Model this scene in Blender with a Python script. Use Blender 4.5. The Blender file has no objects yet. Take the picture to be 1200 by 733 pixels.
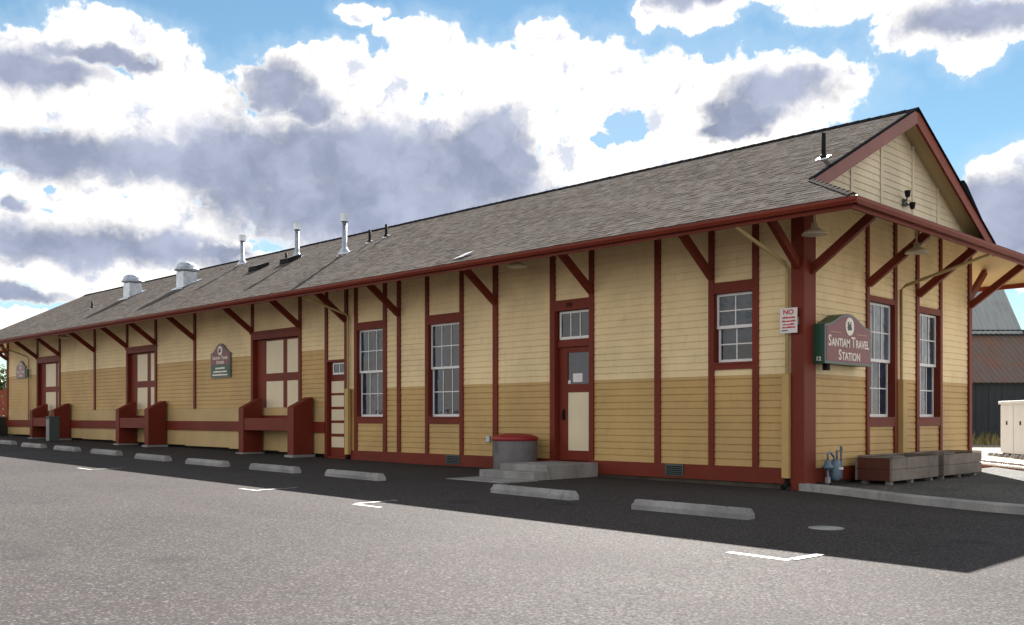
import bpy, math, random
from mathutils import Vector, Matrix
random.seed(7)
R = math.radians
S = bpy.context.scene
COL = S.collection

# ------------------------------------------------------------------ camera
cam_d = bpy.data.cameras.new("camera")
cam = bpy.data.objects.new("camera", cam_d)
COL.objects.link(cam)
CAM = Vector((8.2, -15.18, 1.25))
cam.location = CAM
cam.rotation_euler = (R(90), 0, R(45))
cam_d.sensor_width = 36
cam_d.lens = 36 * 1137 / 1200
cam_d.shift_y = (489 - 366.5) / 1200
cam_d.clip_end = 6000
S.camera = cam

# ------------------------------------------------------------------ exposure
EXPO = 2.15
S.view_settings.view_transform = 'Standard'
S.view_settings.look = 'None'
S.view_settings.gamma = 1
S.view_settings.use_curve_mapping = False
S.view_settings.exposure = EXPO
S.cycles.max_bounces = 6
S.cycles.use_denoising = True

# ------------------------------------------------------------------ sun
SUN_DIR = Vector((-3.35, 4.97, 4.53)).normalized()      # towards the sun
SUN_EL = math.asin(SUN_DIR.z)
SUN_AZ = math.atan2(SUN_DIR.x, SUN_DIR.y)                # from +y, clockwise positive to +x
sun_d = bpy.data.lights.new("sun", 'SUN')
sun_d.energy = 5.0
sun_d.angle = R(0.5)
sun_d.color = (1.0, 0.95, 0.88)
sun = bpy.data.objects.new("sun", sun_d)
COL.objects.link(sun)
sun.rotation_euler = SUN_DIR.to_track_quat('Z', 'Y').to_euler()

# ------------------------------------------------------------------ world: Nishita sky with cumulus
W = bpy.data.worlds.new("World")
S.world = W
W.use_nodes = True
wt = W.node_tree
wt.nodes.clear()


class NT:
    """small helper to write node graphs as expressions"""
    def __init__(self, tree):
        self.t = tree

    def n(self, kind, **props):
        nd = self.t.nodes.new(kind)
        for k, v in props.items():
            setattr(nd, k, v)
        return nd

    def put(self, sock, v):
        if v is None:
            return
        if isinstance(v, bpy.types.NodeSocket):
            self.t.links.new(v, sock)
        else:
            sock.default_value = v

    def m(self, op, a, b=None, c=None, clamp=False):
        nd = self.n('ShaderNodeMath', operation=op, use_clamp=clamp)
        self.put(nd.inputs[0], a); self.put(nd.inputs[1], b); self.put(nd.inputs[2], c)
        return nd.outputs[0]

    def vm(self, op, a, b=None, c=None):
        nd = self.n('ShaderNodeVectorMath', operation=op)
        self.put(nd.inputs[0], a); self.put(nd.inputs[1], b); self.put(nd.inputs[2], c)
        return nd.outputs['Value'] if op in ('LENGTH', 'DOT_PRODUCT', 'DISTANCE') else nd.outputs[0]

    def comb(self, x, y, z=0.0):
        nd = self.n('ShaderNodeCombineXYZ')
        self.put(nd.inputs[0], x); self.put(nd.inputs[1], y); self.put(nd.inputs[2], z)
        return nd.outputs[0]

    def sep(self, v):
        nd = self.n('ShaderNodeSeparateXYZ')
        self.put(nd.inputs[0], v)
        return nd.outputs

    def noise(self, vec, scale, detail=4, rough=0.5, out='Fac', lac=2.0, dist=0.0):
        nd = self.n('ShaderNodeTexNoise')
        self.put(nd.inputs['Vector'], vec)
        nd.inputs['Scale'].default_value = scale
        nd.inputs['Detail'].default_value = detail
        nd.inputs['Roughness'].default_value = rough
        nd.inputs['Lacunarity'].default_value = lac
        nd.inputs['Distortion'].default_value = dist
        return nd.outputs[0 if out == 'Fac' else 1]

    def vor(self, vec, scale, feature='F1', out='Distance', rand=1.0):
        nd = self.n('ShaderNodeTexVoronoi', feature=feature)
        self.put(nd.inputs['Vector'], vec)
        nd.inputs['Scale'].default_value = scale
        nd.inputs['Randomness'].default_value = rand
        return nd.outputs[out]

    def step(self, v, lo, hi, a=0.0, b=1.0, smooth=True):
        nd = self.n('ShaderNodeMapRange', interpolation_type='SMOOTHSTEP' if smooth else 'LINEAR')
        nd.clamp = True
        self.put(nd.inputs['Value'], v)
        self.put(nd.inputs['From Min'], lo); self.put(nd.inputs['From Max'], hi)
        self.put(nd.inputs['To Min'], a); self.put(nd.inputs['To Max'], b)
        return nd.outputs[0]

    def mix(self, f, a, b, blend='MIX'):
        nd = self.n('ShaderNodeMix', data_type='RGBA', blend_type=blend)
        self.put(nd.inputs[0], f)
        for s, v in ((nd.inputs[6], a), (nd.inputs[7], b)):
            if isinstance(v, (tuple, list)) and len(v) == 3:
                v = (*v, 1)
            self.put(s, v)
        return nd.outputs[2]


def build_world():
    N = NT(wt)
    sky = N.n('ShaderNodeTexSky', sky_type='NISHITA')
    sky.sun_disc = False
    sky.sun_elevation = SUN_EL
    sky.sun_rotation = SUN_AZ
    sky.altitude = 100
    sky.air_density = 1.0
    sky.dust_density = 0.0
    sky.ozone_density = 2.0
    tc = N.n('ShaderNodeTexCoord')
    D = tc.outputs['Generated']
    d = N.sep(D)
    # azimuth measured from north-west (world axis -x,+y), in degrees, and elevation in degrees
    SKY_K = (0.0250, 0.0292, 0.0270)
    s = math.sqrt(.5)
    fwd = N.vm('DOT_PRODUCT', D, (-s, s, 0))
    rgt = N.vm('DOT_PRODUCT', D, (s, s, 0))
    az = N.m('MULTIPLY', N.m('ARCTAN2', rgt, fwd), 180 / math.pi)
    el = N.m('MULTIPLY', N.m('ARCSINE', d[2]), 180 / math.pi)
    P = N.comb(az, el, 0.0)
    # cauliflower warp, billowing at several sizes
    w1 = N.vm('SUBTRACT', N.noise(P, 0.32, 2, 0.5, 'Color'), (0.5, 0.5, 0.5))
    w2 = N.vm('SUBTRACT', N.noise(P, 1.1, 5, 0.56, 'Color'), (0.5, 0.5, 0.5))
    Pw = N.vm('MULTIPLY_ADD', w1, (2.6, 1.8, 0), P)
    Pw = N.vm('MULTIPLY_ADD', w2, (1.3, 1.0, 0), Pw)
    Pw2 = N.vm('MULTIPLY_ADD', w2, (1.2, 0.9, 0), P)
    Pg = N.vm('MULTIPLY_ADD', w1, (3.0, 2.0, 0), P)
    Pg = N.vm('MULTIPLY_ADD', w2, (1.3, 1.0, 0), Pg)

    def dome(px, py):
        u = (px - 600) / 1137
        v = (489 - py) / 1137
        return math.degrees(math.atan(u)), math.degrees(math.atan2(v, math.hypot(1, u)))

    def field(vec, blobs):
        out = None
        for (cx, cy, rx, ry) in blobs:
            a, e = dome(cx, cy)
            ra = abs(dome(cx + rx, cy)[0] - dome(cx - rx, cy)[0]) / 2
            re = abs(dome(cx, cy - ry)[1] - dome(cx, cy + ry)[1]) / 2
            q = N.vm('MULTIPLY_ADD', vec, (1 / ra, 1 / re, 0), (-a / ra, -e / re, 0))
            l = N.vm('LENGTH', q)
            out = l if out is None else N.m('SMOOTH_MIN', out, l, 0.08)
        return N.m('SUBTRACT', 1.0, out)

    white = [(30, 55, 70, 26), (130, 40, 72, 28), (205, 68, 40, 26), (238, 108, 36, 30), (80, 110, 100, 44),
             (190, 135, 95, 36), (262, 120, 30, 22), (300, 95, 28, 18), (350, 75, 48, 26), (405, 80, 50, 30), (430, 130, 80, 44),
             (425, 20, 28, 14), (462, 38, 26, 12), (505, 62, 46, 36), (560, 90, 70, 40), (600, 100, 60, 34), (640, 50, 38, 26),
             (690, 90, 80, 46), (760, 125, 100, 60), (840, 130, 90, 62), (925, 108, 92, 46), (985, 88, 30, 18),
             (770, 12, 26, 26), (820, 10, 50, 30), (900, -14, 66, 22), (990, 4, 80, 26), (1090, 30, 70, 36), (1140, 62, 40, 26), (1190, 15, 50, 34),
             (1190, 203, 62, 34), (1165, 290, 60, 52), (660, 215, 60, 50), (560, 190, 84, 46), (800, 185, 90, 40), (700, 180, 80, 50), (880, 160, 80, 40), (590, 130, 80, 50), (480, 300, 130, 30), (640, 255, 60, 30),
             (60, 225, 96, 20), (140, 250, 74, 22), (215, 258, 70, 26), (278, 270, 26, 24), (40, 320, 60, 16),
             (110, 310, 120, 26), (220, 310, 110, 28), (300, 312, 90, 22), (30, 375, 60, 14), (345, 105, 40, 30), (182, 92, 36, 14), (470, 92, 34, 34), (185, 228, 40, 14), (510, 148, 44, 26), (10, 145, 44, 18), (380, 272, 70, 34), (120, 345, 80, 14),
             (330, 190, 150, 62), (150, 190, 170, 36), (480, 240, 120, 52), (60, 280, 110, 36)]
    grey = [(15, 74, 60, 22), (60, 84, 50, 16), (120, 64, 50, 10), (160, 76, 22, 9),
            (60, 182, 130, 24), (190, 192, 130, 24), (320, 185, 110, 40), (420, 195, 110, 46), (520, 185, 76, 38),
            (575, 165, 44, 32), (600, 190, 34, 20), (470, 250, 170, 44), (380, 235, 110, 40), (560, 215, 70, 40), (325, 108, 32, 30), (360, 130, 34, 20),
            (70, 288, 120, 22), (180, 290, 90, 20), (255, 290, 40, 10), (15, 243, 16, 8), (20, 345, 44, 9),
            (925, 104, 54, 20), (940, 92, 36, 12), (885, 132, 46, 16), (855, 155, 34, 9),
            (1130, 18, 50, 24), (1180, 14, 46, 20), (1180, 250, 80, 40), (1145, 245, 50, 26), (830, -20, 60, 20)]
    blue = [(735, 150, 30, 22), (704, 162, 14, 10), (58, 223, 10, 6), (325, 286, 20, 8),
            (782, 40, 20, 9), (838, 62, 16, 16)]
    fw = field(Pw, white)
    fb = field(Pw2, blue)
    fg = field(Pg, grey)
    # generic cumulus for the rest of the sky, outside the band described above
    gen = N.noise(N.vm('MULTIPLY', D, (1, 1, 1.6)), 3.2, 7, 0.55)
    # unseen cumulus thickened towards the horizon to brighten the shaded front wall
    gen = N.m('ADD', gen, N.step(d[2], .05, .9, .10, -.06))
    gen_m = N.step(gen, 0.42, 0.54)
    inside = N.m('MULTIPLY', N.step(N.m('ABSOLUTE', az), 33, 46, 1, 0), N.step(el, 25, 33, 1, 0))
    fine = N.noise(P, 1.0, 6, 0.56)
    fw = N.m('ADD', fw, N.m('MULTIPLY_ADD', fine, 0.9, -0.42))
    mw = N.step(fw, -0.06, 0.17)
    mw = N.m('MULTIPLY', mw, N.step(N.m('ADD', fb, N.m('MULTIPLY_ADD', fine, 1.2, -0.6)), -0.05, 0.2, 1, 0))
    mw = N.mix(inside, gen_m, mw)
    soft = N.noise(Pg, 0.26, 6, 0.52)
    fgn = N.m('ADD', fg, N.m('MULTIPLY_ADD', soft, 1.9, -0.85))
    fgn = N.m('ADD', fgn, N.m('MULTIPLY_ADD', fine, .8, -.4))
    mg = N.step(fgn, -0.85, 0.50)
    mg = N.mix(inside, N.step(gen, 0.66, 0.85), mg)
    k = 1 / 2 ** EXPO
    # colours as radiance of the sky itself
    skyc = N.vm('MULTIPLY', sky.outputs[0], SKY_K)
    gcol = N.mix(N.step(N.noise(Pg, 0.22, 6, 0.55), 0.34, 0.66), (0.30 * k, 0.345 * k, 0.47 * k), (0.50 * k, 0.55 * k, 0.71 * k))
    wshade = N.noise(N.vm('MULTIPLY_ADD', w2, (1.2, 1.0, 0), P), 0.5, 5, 0.6)
    wcol = N.mix(N.step(wshade, 0.34, 0.50), (0.74 * k, 0.78 * k, 0.90 * k), (1.42 * k, 1.36 * k, 1.26 * k))
    # thick edges of the clouds, turned to the sun, stay bright
    wcol = N.mix(N.step(fw, .05, .45), (1.38 * k, 1.32 * k, 1.22 * k), wcol)
    mw = N.m('MAXIMUM', mw, N.m('MULTIPLY', N.step(mg, .45, .9), inside))
    veil = N.m('MULTIPLY', N.step(fw, -.75, .05, 0, .38), inside)
    skyc = N.mix(veil, skyc, (.62 * k, .80 * k, .98 * k))
    c = N.mix(mw, skyc, wcol)
    c = N.mix(N.m('MULTIPLY', mg, mw), c, gcol)
    bg = N.n('ShaderNodeBackground')
    N.put(bg.inputs['Color'], c)
    bg.inputs['Strength'].default_value = 1.0
    out = N.n('ShaderNodeOutputWorld')
    wt.links.new(bg.outputs[0], out.inputs[0])


build_world()
W.cycles.sampling_method = 'MANUAL'
W.cycles.sample_map_resolution = 512


# ------------------------------------------------------------------ materials
def mat(name):
    m = bpy.data.materials.new(name)
    m.use_nodes = True
    t = m.node_tree
    b = t.nodes['Principled BSDF']
    return m, NT(t), b


def bump(N, b, h, strength, dist=0.01):
    nd = N.n('ShaderNodeBump')
    nd.inputs['Strength'].default_value = strength
    nd.inputs['Distance'].default_value = dist
    N.put(nd.inputs['Height'], h)
    N.t.links.new(nd.outputs[0], b.inputs['Normal'])


def coords(N, which='Object'):
    return N.n('ShaderNodeTexCoord').outputs[which]


def world_pos(N):
    return N.n('ShaderNodeNewGeometry').outputs['Position']


def painted(name, col, rough=0.55, dirt=0.25, chips=0.0, stretch=(1, 1, 0.25)):
    """old exterior paint: mottled, with faint weather streaks and a few bare chips"""
    m, N, b = mat(name)
    P = world_pos(N)
    big = N.noise(P, 0.7, 4, 0.6)
    streak = N.noise(N.vm('MULTIPLY', P, stretch), 9, 4, 0.6)
    c = N.mix(N.step(big, 0.3, 0.7), tuple(v * (1 - dirt * .45) for v in col), tuple(min(1, v * (1 + dirt * .25)) for v in col))
    c = N.mix(N.step(streak, 0.5, 0.8, 0, dirt), c, tuple(v * .6 for v in col))
    if chips:
        ch = N.noise(P, 26, 3, 0.7)
        c = N.mix(N.step(ch, 0.72 - chips, 0.76 - chips), c, (0.30, 0.26, 0.21))
    N.put(b.inputs['Base Color'], c)
    b.inputs['Roughness'].default_value = rough
    bump(N, b, N.noise(P, 60, 3), 0.12, 0.004)
    return m


M = {}
M['cream'] = painted('cream_paint', (0.82, 0.655, 0.385), 0.6, 0.30, 0.045)
M['tan'] = painted('tan_paint', (0.53, 0.345, 0.130), 0.6, 0.30, 0.045)
M['red'] = painted('barn_red_paint', (0.170, 0.027, 0.0145), 0.55, 0.3)
M['red'].node_tree.nodes['Principled BSDF'].inputs['Specular IOR Level'].default_value = .22
M['plum'] = painted('faded_plum_paint', (0.18, 0.055, 0.052), 0.6, 0.3)
M['panel'] = painted('pale_cream_paint', (0.74, 0.64, 0.46), 0.5, 0.12)
M['gable'] = painted('weathered_cream_paint', (0.60, 0.53, 0.40), 0.65, 0.4, 0.05)
M['white'] = painted('white_sash_paint', (0.78, 0.78, 0.80), 0.45, 0.1)
M['soffit'] = painted('tan_soffit_paint', (0.50, 0.38, 0.20), 0.6, 0.25)
M['skirt'] = painted('tan_board_paint', (0.52, 0.37, 0.17), 0.6, 0.25)
M['dark'] = painted('dark_void', (0.012, 0.012, 0.014), 0.9, 0.1)
M['green'] = painted('dark_green_paint', (0.008, 0.070, 0.045), 0.45, 0.15)
M['maroon'] = painted('sign_maroon', (0.17, 0.018, 0.040), 0.4, 0.1)
M['signedge'] = painted('sign_edge', (0.13, 0.17, 0.17), 0.5, 0.2)
M['lettering'] = painted('sign_lettering', (0.82, 0.80, 0.74), 0.5, 0.1)
M['redink'] = painted('red_ink', (0.55, 0.05, 0.07), 0.5, 0.1)
M['signwhite'] = painted('sign_white', (0.74, 0.72, 0.74), 0.4, 0.12)
M['enamel'] = painted('pale_enamel', (0.55, 0.50, 0.40), 0.3, 0.2)
M['beigepipe'] = painted('beige_pipe', (0.52, 0.40, 0.19), 0.5, 0.2)
M['redplastic'] = painted('red_plastic', (0.27, 0.014, 0.016), 0.45, 0.15)
M['gasblue'] = painted('gas_meter_grey', (0.11, 0.17, 0.24), 0.45, 0.3)
M['blackmetal'] = painted('black_metal', (0.014, 0.014, 0.016), 0.7, 0.2)
M['blackmetal'].node_tree.nodes['Principled BSDF'].inputs['Specular IOR Level'].default_value = .1
M['cangrey'] = painted('receptacle_grey', (0.06, 0.085, 0.085), 0.55, 0.3)
M['canlight'] = painted('receptacle_light', (0.25, 0.26, 0.26), 0.55, 0.3)
M['cabinet'] = painted('cabinet_paint', (0.66, 0.65, 0.66), 0.5, 0.25)
M['rustwood'] = painted('reddish_timber', (0.085, 0.022, 0.014), 0.8, 0.5, 0.03, (1, 1, 4))
M['stair'] = painted('dark_timber', (0.018, 0.016, 0.016), 0.8, 0.4)
M['barnwall'] = painted('barn_boards', (0.028, 0.036, 0.046), 0.85, 0.5, 0.0, (2, 2, 0.05))
M['fence'] = painted('red_fence_boards', (0.22, 0.055, 0.03), 0.75, 0.4)


def metal(name, col, rough, tint=0.3):
    m, N, b = mat(name)
    P = world_pos(N)
    n = N.vor(P, 14, 'F1', 'Color')
    c = N.mix(N.step(N.noise(P, 5, 4), 0.3, 0.7), tuple(v * (1 - tint) for v in col), col)
    N.put(b.inputs['Base Color'], c)
    b.inputs['Metallic'].default_value = 0.85
    N.put(b.inputs['Roughness'], N.step(N.noise(P, 20, 3), 0.3, 0.7, rough - .1, rough + .1))
    return m


M['galv'] = metal('galvanised_steel', (0.55, 0.60, 0.68), 0.38)
M['flash'] = metal('bright_flashing', (0.62, 0.64, 0.68), 0.42)
M['rail'] = metal('polished_rail', (0.80, 0.78, 0.76), 0.25)


def concrete(name, col, rough=0.85):
    m, N, b = mat(name)
    P = world_pos(N)
    n1 = N.noise(P, 1.6, 5, 0.6)
    n2 = N.noise(P, 34, 4, 0.7)
    c = N.mix(N.step(n1, 0.3, 0.7), tuple(v * .68 for v in col), tuple(v * 1.12 for v in col))
    c = N.mix(N.step(n2, 0.35, 0.75, 0, .5), c, tuple(v * .6 for v in col))
    st = N.noise(N.vm('MULTIPLY', P, (1, 1, .3)), 5, 4, .65)
    c = N.mix(N.step(st, .55, .72, 0, .55), c, tuple(v * .42 for v in col))
    N.put(b.inputs['Base Color'], c)
    b.inputs['Specular IOR Level'].default_value = .15
    b.inputs['Roughness'].default_value = rough
    bump(N, b, N.noise(P, 70, 4, .7), 0.4, 0.006)
    return m


M['concrete'] = concrete('concrete', (0.33, 0.325, 0.325))
M['conc_dark'] = concrete('grey_aggregate_concrete', (0.175, 0.165, 0.175))
M['footing'] = concrete('stained_foundation', (0.09, 0.075, 0.06))
M['wood'] = concrete('weathered_grey_timber', (0.25, 0.215, 0.19))
M['soil'] = concrete('potting_soil', (0.035, 0.027, 0.02))


def mk_asphalt():
    m, N, b = mat('asphalt')
    P = world_pos(N)
    agg = N.vor(P, 62, 'F1', 'Color')
    ag = N.sep(agg)[0]
    fine = N.noise(P, 40, 4, .75)
    w_ = N.vm('SUBTRACT', N.noise(P, 1.4, 4, .6, 'Color'), (.5, .5, .5))
    big = N.noise(P, .22, 5, .6)
    lane = N.noise(N.vm('MULTIPLY', P, (.12, 1, 1)), .9, 4, .6)
    base = N.mix(N.step(big, .3, .7), (.058, .0535, .0535), (.073, .0675, .0665))
    base = N.mix(N.step(lane, .42, .68, 0, .55), base, (.078, .0725, .0715))
    base = N.mix(N.step(fine, .30, .72, 0, .8), base, (.029, .026, .028))
    base = N.mix(N.step(ag, .80, .97, 0, .75), base, (.130, .122, .121))
    base = N.mix(N.step(ag, .10, .0, 0, .5), base, (.022, .021, .022))
    oil = N.noise(P, .55, 4, .6)
    base = N.mix(N.step(oil, .66, .80, 0, .35), base, (.026, .024, .026))
    drip = N.vor(N.vm('MULTIPLY_ADD', w_, (.5, .5, 0), P), .42)
    base = N.mix(N.step(drip, .04, .16, .35, 0), base, (.020, .019, .021))
    patch = N.noise(N.vm('MULTIPLY', P, (.5, 1.3, 1)), .35, 2, .4)
    base = N.mix(N.step(patch, .60, .63, 0, .22), base, (.040, .036, .037))
    e = N.vor(N.vm('MULTIPLY_ADD', w_, (.9, .9, 0), P), .17, 'DISTANCE_TO_EDGE')
    base = N.mix(N.step(e, .0, .003, .35, 0), base, (.02, .019, .02))
    N.put(b.inputs['Base Color'], base)
    N.put(b.inputs['Roughness'], N.step(fine, .3, .7, .6, .8))
    b.inputs['Specular IOR Level'].default_value = .013
    h = N.m('ADD', N.m('MULTIPLY', N.vor(P, 62), -.5), N.m('MULTIPLY', fine, .6))
    bump(N, b, h, .2, .008)
    return m


M['asphalt'] = mk_asphalt()


def mk_gravel(name, c1, c2, c3, sc=38):
    m, N, b = mat(name)
    P = world_pos(N)
    v = N.sep(N.vor(P, sc, 'F1', 'Color'))
    c = N.mix(v[0], c1, c2)
    c = N.mix(N.step(v[1], .7, .95), c, c3)
    c = N.mix(N.step(N.noise(P, .6, 5, .6), .4, .7, 0, .55), c, c1)
    N.put(b.inputs['Base Color'], c)
    b.inputs['Specular IOR Level'].default_value = .15
    b.inputs['Roughness'].default_value = .9
    bump(N, b, N.m('MULTIPLY', N.vor(P, sc), -1.0), .9, .03)
    return m


M['gravel'] = mk_gravel('grey_gravel', (.055, .057, .056), (.14, .14, .135), (.22, .21, .20))
M['ground'] = mk_gravel('pale_dirt_gravel', (.17, .15, .12), (.30, .27, .23), (.40, .37, .33), 22)


def mk_paintline():
    m, N, b = mat('worn_white_paint')
    P = world_pos(N)
    n = N.noise(P, 30, 4, .7)
    big = N.noise(P, 3, 3, .6)
    c = N.mix(N.step(N.m('ADD', n, N.m('MULTIPLY', big, .5)),   .66, .92), (.40, .39, .38), (.085, .078, .078))
    N.put(b.inputs['Base Color'], c)
    b.inputs['Roughness'].default_value = .6
    return m


M['line'] = mk_paintline()


def mk_shingle():
    m, N, b = mat('asphalt_shingles')
    a = N.n('ShaderNodeAttribute', attribute_name='tab')
    P = world_pos(N)
    v = N.sep(a.outputs['Color'])
    c = N.mix(v[0], (.085, .077, .072), (.150, .137, .129))
    c = N.mix(N.step(v[1], .72, 1, 0, .6), c, (.090, .073, .058))
    c = N.mix(N.step(N.noise(P, 46, 3, .7), .35, .75, 0, .6), c, (.045, .041, .040))
    c = N.mix(N.step(N.noise(P, .35, 4, .6), .35, .7, 0, .3), c, (.140, .129, .122))
    N.put(b.inputs['Base Color'], c)
    b.inputs['Roughness'].default_value = .9
    b.inputs['Specular IOR Level'].default_value = .0
    bump(N, b, N.noise(P, 120, 3, .7), .5, .006)
    return m


M['shingle'] = mk_shingle()
M['ridgecap'] = painted('dark_ridge_cap', (.012, .013, .016), .95, .3)
M['ridgecap'].node_tree.nodes['Principled BSDF'].inputs['Specular IOR Level'].default_value = .0


def mk_glass(name, col, ior=1.5):
    m, N, b = mat(name)
    P = world_pos(N)
    n = N.noise(P, 1.3, 3, .6)
    c = N.mix(N.step(n, .35, .65), tuple(v * .35 for v in col), col)
    N.put(b.inputs['Base Color'], c)
    b.inputs['Roughness'].default_value = .04
    b.inputs['IOR'].default_value = ior
    bump(N, b, N.noise(P, 1.7, 3), .35, .05)
    return m


M['glass'] = mk_glass('window_glass', (.028, .044, .076), 1.58)  # blue of the reflected sky is put into the pane colour
M['glass_end'] = mk_glass('curtained_window_glass', (.11, .15, .20), 1.8)


def mk_corr(name, col, rust, amt):
    """corrugated roofing iron with sheet laps and rust patches"""
    m, N, b = mat(name)
    P = coords(N)
    n = N.noise(P, .8, 5, .65)
    c = N.mix(N.step(n, .5 - amt, .75 - amt), col, rust)
    st = N.noise(N.vm('MULTIPLY', P, (6, 1, .35)), 1.2, 3)
    c = N.mix(N.step(st, .4, .7, 0, .5), c, tuple(v * .7 for v in col))
    N.put(b.inputs['Base Color'], c)
    b.inputs['Roughness'].default_value = .6
    b.inputs['Metallic'].default_value = .15
    return m


M['tin'] = mk_corr('grey_roof_iron', (.30, .33, .345), (.22, .20, .185), -.1)
M['rust'] = mk_corr('rusty_roof_iron', (.150, .108, .090), (.19, .085, .05), .10)


def mk_leaf(name, c1, c2):
    m, N, b = mat(name)
    oi = N.n('ShaderNodeNewGeometry').outputs['Random Per Island']
    c = N.mix(oi, c1, c2)
    N.put(b.inputs['Base Color'], c)
    b.inputs['Roughness'].default_value = .6
    return m


M['leaf'] = mk_leaf('leaves', (.03, .055, .014), (.085, .12, .03))
M['drygrass'] = mk_leaf('dry_grass', (.12, .11, .035), (.30, .25, .10))
M['bark'] = concrete('bark', (.10, .075, .055))


# ------------------------------------------------------------------ mesh helpers
class MB:
    def __init__(self):
        self.v = []
        self.f = []

    def add(self, vs, fs):
        o = len(self.v)
        self.v += [tuple(p) for p in vs]
        self.f += [tuple(i + o for i in f) for f in fs]
        return self

    def box(self, x0, x1, y0, y1, z0, z1):
        if x0 > x1: x0, x1 = x1, x0
        if y0 > y1: y0, y1 = y1, y0
        if z0 > z1: z0, z1 = z1, z0
        return self.add([(x0, y0, z0), (x1, y0, z0), (x1, y1, z0), (x0, y1, z0), (x0, y0, z1), (x1, y0, z1), (x1, y1, z1), (x0, y1, z1)],
                        [(0, 3, 2, 1), (4, 5, 6, 7), (0, 1, 5, 4), (1, 2, 6, 5), (2, 3, 7, 6), (3, 0, 4, 7)])

    def bar(self, p, q, w, h, up=(0, 0, 1)):
        """a square timber from p to q: w across, h in the 'up' sense"""
        p, q = Vector(p), Vector(q)
        d = (q - p).normalized()
        sd = d.cross(Vector(up)).normalized()
        u = sd.cross(d).normalized()
        a, c = sd * w / 2, u * h / 2
        return self.add([p - a - c, p + a - c, p + a + c, p - a + c, q - a - c, q + a - c, q + a + c, q - a + c],
                        [(0, 1, 2, 3), (7, 6, 5, 4), (0, 4, 5, 1), (1, 5, 6, 2), (2, 6, 7, 3), (3, 7, 4, 0)])

    def prism(self, pts, axis, a, b):
        """extrude a 2-D outline along an axis: 'x' -> outline in (y,z), 'y' -> (x,z), 'z' -> (x,y)"""
        def P(p, t):
            return (t, p[0], p[1]) if axis == 'x' else (p[0], t, p[1]) if axis == 'y' else (p[0], p[1], t)
        n = len(pts)
        vs = [P(p, a) for p in pts] + [P(p, b) for p in pts]
        fs = [tuple(range(n)), tuple(reversed(range(n, 2 * n)))]
        fs += [(i, i + n, (i + 1) % n + n, (i + 1) % n) for i in range(n)]
        return self.add(vs, fs)

    def tube(self, pts, r, n=10, cap=True):
        pts = [Vector(p) for p in pts]
        rs = r if isinstance(r, (list, tuple)) else [r] * len(pts)
        rings = []
        for i, p in enumerate(pts):
            a = pts[max(0, i - 1)]
            c = pts[min(len(pts) - 1, i + 1)]
            d = (c - a).normalized()
            ref = Vector((0, 0, 1)) if abs(d.z) < .9 else Vector((1, 0, 0))
            sx = d.cross(ref).normalized()
            sy = sx.cross(d)
            rings.append([p + (sx * math.cos(t) + sy * math.sin(t)) * rs[i] for t in [2 * math.pi * k / n for k in range(n)]])
        vs = [q for rg in rings for q in rg]
        fs = []
        for i in range(len(pts) - 1):
            for k in range(n):
                fs.append((i * n + k, i * n + (k + 1) % n, (i + 1) * n + (k + 1) % n, (i + 1) * n + k))
        if cap:
            fs.append(tuple(reversed(range(n))))
            fs.append(tuple(range((len(pts) - 1) * n, len(pts) * n)))
        return self.add(vs, fs)

    def lathe(self, prof, c, n=24, sx=1, sy=1):
        """prof: list of (radius, z) from bottom to top"""
        vs, fs = [], []
        for r, z in prof:
            for k in range(n):
                t = 2 * math.pi * k / n
                vs.append((c[0] + r * sx * math.cos(t), c[1] + r * sy * math.sin(t), c[2] + z))
        for i in range(len(prof) - 1):
            for k in range(n):
                fs.append((i * n + k, i * n + (k + 1) % n, (i + 1) * n + (k + 1) % n, (i + 1) * n + k))
        fs.append(tuple(reversed(range(n))))
        fs.append(tuple(range((len(prof) - 1) * n, len(prof) * n)))
        return self.add(vs, fs)

    def build(self, name, m, parent=None, bevel=0.0, smooth=False, loc=None):
        me = bpy.data.meshes.new(name)
        me.from_pydata(self.v, [], self.f)
        me.materials.append(m)
        if smooth:
            for p in me.polygons:
                p.use_smooth = len(p.vertices) == 4
        me.update()
        o = bpy.data.objects.new(name, me)
        COL.objects.link(o)
        if loc is not None:
            o.location = loc
        if parent is not None:
            o.parent = parent
        if bevel:
            bv = o.modifiers.new('bevel', 'BEVEL')
            bv.width = bevel
            bv.segments = 2
            bv.limit_method = 'ANGLE'
        return o


def thing(name, label, cat, loc=(0, 0, 0), rz=0.0, group=None):
    o = bpy.data.objects.new(name, None)
    COL.objects.link(o)
    o.location = loc
    o.rotation_euler = (0, 0, rz)
    o.empty_display_size = .2
    return tag(o, label, cat, group)


def tag(o, label, cat, group=None):
    o['label'] = label
    o['category'] = cat
    if group:
        o['group'] = group
    return o


def struct(o):
    o['kind'] = 'structure'
    return o


def copy_tree(o, parent=None):
    c = o.copy()
    COL.objects.link(c)
    c.parent = parent
    for ch in o.children:
        copy_tree(ch, c)
    return c


def gz(x):
    return -.01 * max(-60.0, min(20.0, x))


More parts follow.
